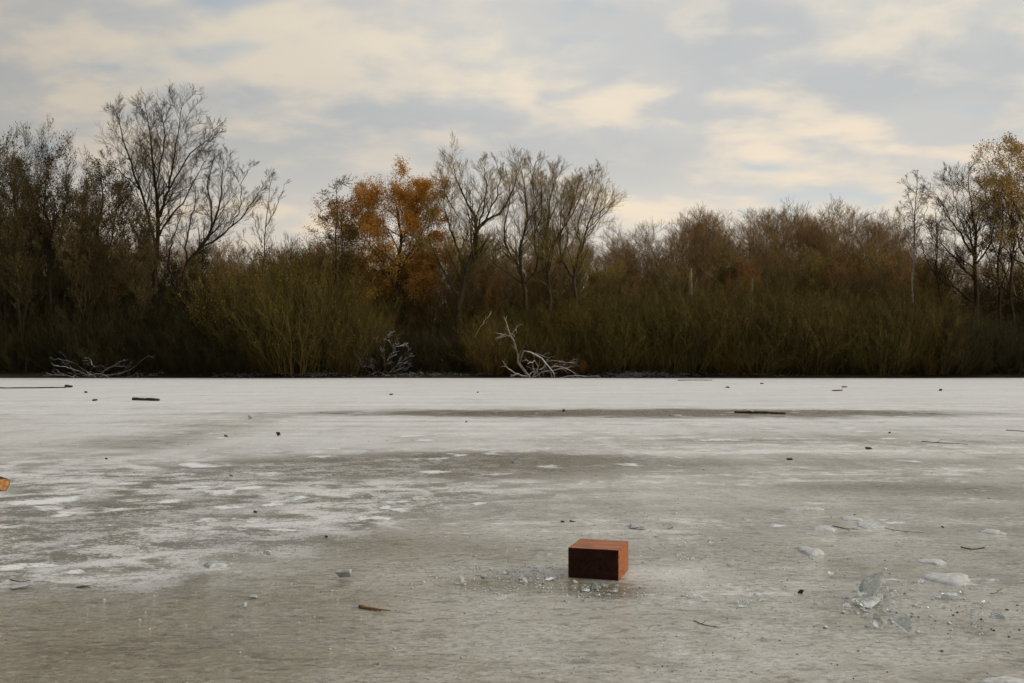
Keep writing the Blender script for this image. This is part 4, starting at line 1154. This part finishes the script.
# ------------------------------------------------------------------ driftwood and twigs on the ice
def stick(name, label, cat, pts, r0, mat, seed=0, z=None, twigs=0, r1=None, group=None):
    r = np.random.default_rng(3000 + seed)
    c0 = gnd(*pts[0]); k = c0[1] / F
    rad = r0 * k; z = rad * .7 if z is None else z
    P = np.array([gnd(*q) for q in pts]) - c0
    P[:, 2] += z
    n = max(8, len(pts) * 4)
    Pp, Rr = resample(P, np.linspace(rad, (r1 if r1 is not None else r0 * .6) * k, len(pts)), n)
    Pp += r.normal(size=Pp.shape) * rad * .15 * [1, 1, .5]
    Rr = Rr * r.uniform(.85, 1.15, n)
    t = bpy.data.objects.new(name, None) if twigs else None
    a = Acc()
    ends = np.vstack([Pp[:1], Pp, Pp[-1:]]); er = np.concatenate([[Rr[0] * .02], Rr, [Rr[-1] * .02]])
    a.tubes(ends[None], er[None], 8)
    if twigs:
        global rng
        rng = np.random.default_rng(3100 + seed)
        c1, r1_ = children(Pp[None], Rr[None], twigs, np.linalg.norm(Pp[-1] - Pp[0]) * .35, .7, t0=.1, K=4, up=.02, rr=.6, rmin=.002)
        c1[:, :, 2] = np.clip(c1[:, :, 2], .003, .06)
        a.tubes(c1, r1_, 5)
    o = a.build(name, mat, None, False); o.location = c0
    return tag(o, label, cat, group)


M['wet_wood'] = bark_mat('wet_wood', (.035, .026, .018), (.08, .058, .038), rough=.7, scale=6)
M['tan_wood'] = bark_mat('tan_wood', (0.17, 0.085, 0.035), (0.27, 0.145, 0.065), rough=.7, scale=20)
M['grey_wood'] = bark_mat('grey_wood', (.16, .13, .09), (.26, .21, .15), rough=.8, scale=6)
stick('short_log', 'short dark log lying on the white ice at the far left', 'log', [(133, 400.2), (146, 400.6), (159, 401)], 1.7, M['wet_wood'], 1, r1=1.3)
stick('pole', 'very long thin dark pole on the far ice running out of the left edge', 'pole', [(-20, 388.6), (30, 388.4), (66, 388)], .8, M['wet_wood'], 2, r1=.7)
stick('wood_knob', 'dark knob of wood at the right tip of the long pole', 'wood piece', [(66, 387.4), (72, 387.6)], 1.6, M['wet_wood'], 3)
lg = stick('snow_spotted_log', 'thin dark log with a spot of snow on it, far off right of centre', 'log', [(735, 413.0), (748, 413.2), (785, 414.2)], 1.35, M['wet_wood'], 4, r1=1.1)
sn = slab(748, 413, 3.2, 2.2, '', 'snow_spot', 'x', 'snow_crust', 50, .03)
for k_ in ('label', 'category'):
    if k_ in sn: del sn[k_]
sn.parent = lg; sn.location = (sn.location[0] - lg.location[0], sn.location[1] - lg.location[1], .075)
stick('faint_pole', 'faint pale pole lying on the ice close to the far shore, right of centre', 'pole', [(678, 380.6), (695, 380.4), (712, 380.5)], .5, M['grey_wood'], 5)
stick('twig', 'dark forked twig lying on the ice near the right edge, above the long snow patch', 'twig', [(961, 547.5), (972, 549.5), (985, 548)], 0.68, M['wet_wood'], 6, twigs=3)
stick('twig', 'thin dark twig in front of the pair of snow patches on the right', 'twig', [(833, 526), (846, 529), (858, 529.5)], 0.45, M['wet_wood'], 7, twigs=2)
stick('twig', 'reddish thin twig right of the hollow looking ice piece', 'twig', [(990, 594), (996, 593), (1003, 588)], 0.52, M['tan_wood'], 8, twigs=2)
stick('twig', 'thin reddish-brown twig below right of the wooden block', 'twig', [(694, 621), (704, 625), (716, 627)], 0.52, M['tan_wood'], 9, twigs=2)
stick('twig', 'dark thin twig with a brown smear far off at the right', 'twig', [(922, 441.5), (940, 443), (968, 444.5)], 0.38, M['wet_wood'], 10, twigs=3)
stick('twig', 'short dark twig on the far ice at the right edge', 'twig', [(1006, 430.5), (1016, 431), (1030, 432)], 0.45, M['wet_wood'], 11)
stick('twig', 'long faint brown twig along the ice right of the two snow patches behind the twig', 'twig', [(880, 527), (900, 531), (925, 533)], 0.30, M['tan_wood'], 12, twigs=2)
stick('twig', 'dark twig piece among the frost at the left edge above the broken plates', 'twig', [(10, 580), (20, 582), (30, 581)], 0.52, M['wet_wood'], 13)
stick('tan_twig', 'tapering orange-brown twig alone on the near ice left of centre', 'twig', [(360, 608), (370, 609.5), (380, 611), (391, 612)], 2.0, M['tan_wood'], 14, r1=.4)
for i_, (x, y, w_, h_, lb) in enumerate([
    (278, 436, 5, 4.5, 'small dark stone standing out on the frosted ice left of centre'),
    (226, 437, 5, 2.6, 'flat dark stone left of the small round dark stone'),
    (106, 459.5, 4, 2, 'tiny dark stone on the left frosted ice'),
    (94, 401, 6, 2.2, 'brown bark scrap left of the short dark log'),
    (86, 393, 4, 2, 'tiny dark bark scrap between the pole tip and the short log'),
    (391, 395, 5, 2, 'small dark scrap on the white ice left of centre'),
    (478, 393, 3, 1.5, 'tiniest dark scrap on the white ice near the middle'),
    (564, 411.5, 4, 2.6, 'dark scrap on the brown strip of bare ice'),
    (465, 422.5, 5, 2, 'dark scrap below the left end of the brown bare strip'),
    (255, 514, 4, 4, 'dark crumb on the widest snow patch'),
    (231, 476.5, 4, 2, 'reddish crumb above the left snow patches'),
    (326, 538, 3.5, 2.6, 'dark crumb right of the left snow patches'),
    (728, 389, 6, 2.6, 'dark bark scrap on the white ice right of centre'),
    (762, 384, 4, 1.5, 'dark speck of bark nearest the far shore'),
    (838, 391, 12, 1.6, 'flat brown scrap on the white ice, under a yellowish one'),
    (845, 387.5, 8, 1.6, 'yellowish leaf scrap on the white ice far off at the right'),
    (942, 391, 9, 2.2, 'flat dark bark scrap on the white ice far off at the right'),
    (869, 449.5, 8, 2.4, 'dark bark piece right of centre behind the streaked ice'),
    (790, 460, 7, 2.4, 'dark bark piece left of the other one on the streaked ice'),
    (890, 434, 3, 2.5, 'small dark dot of bark left of the far thin twig'),
    (943, 527.8, 3.5, 2.2, 'dark crumb left of the right-edge snow patch'),
    (801, 594, 10, 9, 'dark curled leaf on the ice left of the ice cluster'),
    (572, 522, 6, 2, 'dark scrap behind the wooden block, right one of two'),
    (563, 522.5, 5, 2, 'dark scrap behind the wooden block, left one of two')]):
    lump(x, y, w_ * (.7 if 'curled' in lb else 1), h_ * (.55 if 'curled' in lb else 1), lb, 'stone' if 'stone' in lb else 'leaf_scrap' if 'leaf' in lb else 'bark_scrap', 'stone' if 'stone' in lb else 'leaf' if 'leaf' in lb else 'bark scrap', 'tan_wood' if (('leaf' in lb and 'dark' not in lb) or 'reddish' in lb or 'yellow' in lb) else 'wet_wood', 60 + i_, n=12)

# the sawn log at the left edge
c = gnd(-4, 491); k = c[1] / F; r_ = 6.6 * k
lo = empty('sawn_log', (c[0], c[1] + .12, 0)); tag(lo, 'sawn log with an orange cut end poking in at the left edge', 'log')
n = 24; th = np.linspace(0, 2 * math.pi, n, endpoint=False)
dirx = np.array([math.cos(R(-48)), math.sin(R(-48)), 0]); side_ = np.array([-dirx[1], dirx[0], 0]); upv = np.array([0, 0, 1.0])
rg = np.random.default_rng(5); rad = r_ * (1 + .05 * np.sin(3 * th) + .03 * rg.normal(size=n))
endc = gnd(3, 491) - np.array(lo.location); endc[2] = 0
def ringv(t, s): return [endc - dirx * t + side_ * math.cos(a) * q * s + upv * (math.sin(a) * q * s + r_ * .98) for a, q in zip(th, rad)]
v = ringv(0, .9) + ringv(.012, 1) + ringv(.5, 1.03) + ringv(1.1, 1.0) + ringv(1.12, .9)
F4 = [[i * n + j, i * n + (j + 1) % n, (i + 1) * n + (j + 1) % n, (i + 1) * n + j] for i in range(4) for j in range(n)]
mesh_np('bark', np.array(v), [F4], M['wet_wood'], lo)
m, g, p = new_mat('cut_wood')
co = g.n('ShaderNodeTexCoord').outputs['Object']
nn = g.noise(co, 30, 4, .6)
g.val(p.inputs['Base Color'], g.mix(g.ramp(nn, .4, .65), (.30, .13, .035), (.52, .27, .09))); p.inputs['Roughness'].default_value = .7
for e, nm in ((0.001, 'cut_end'), (1.119, 'far_end')):
    v = ringv(e, .895) + [endc - dirx * e + upv * r_ * .98]
    mesh_np(nm, np.array(v), [[[j, (j + 1) % n, n] for j in range(n)]], m, lo)

# number look-alikes standing together from left to right
from collections import defaultdict
same = defaultdict(list)
for o in C.objects:
    if o.parent is None and 'label' in o and o.get('kind') is None: same[o['label']].append(o)
ords = ('leftmost', 'second', 'third', 'fourth', 'fifth', 'sixth', 'seventh', 'eighth', 'ninth', 'tenth')
for lb, os_ in same.items():
    if len(os_) > 1:
        os_.sort(key=lambda q: q.location.x / max(1, q.location.y))
        for k, o in enumerate(os_): o['label'] = lb + ', ' + (ords[k] + (' one' if k == 0 else ' from left') if k < 10 else 'rightmost ones')
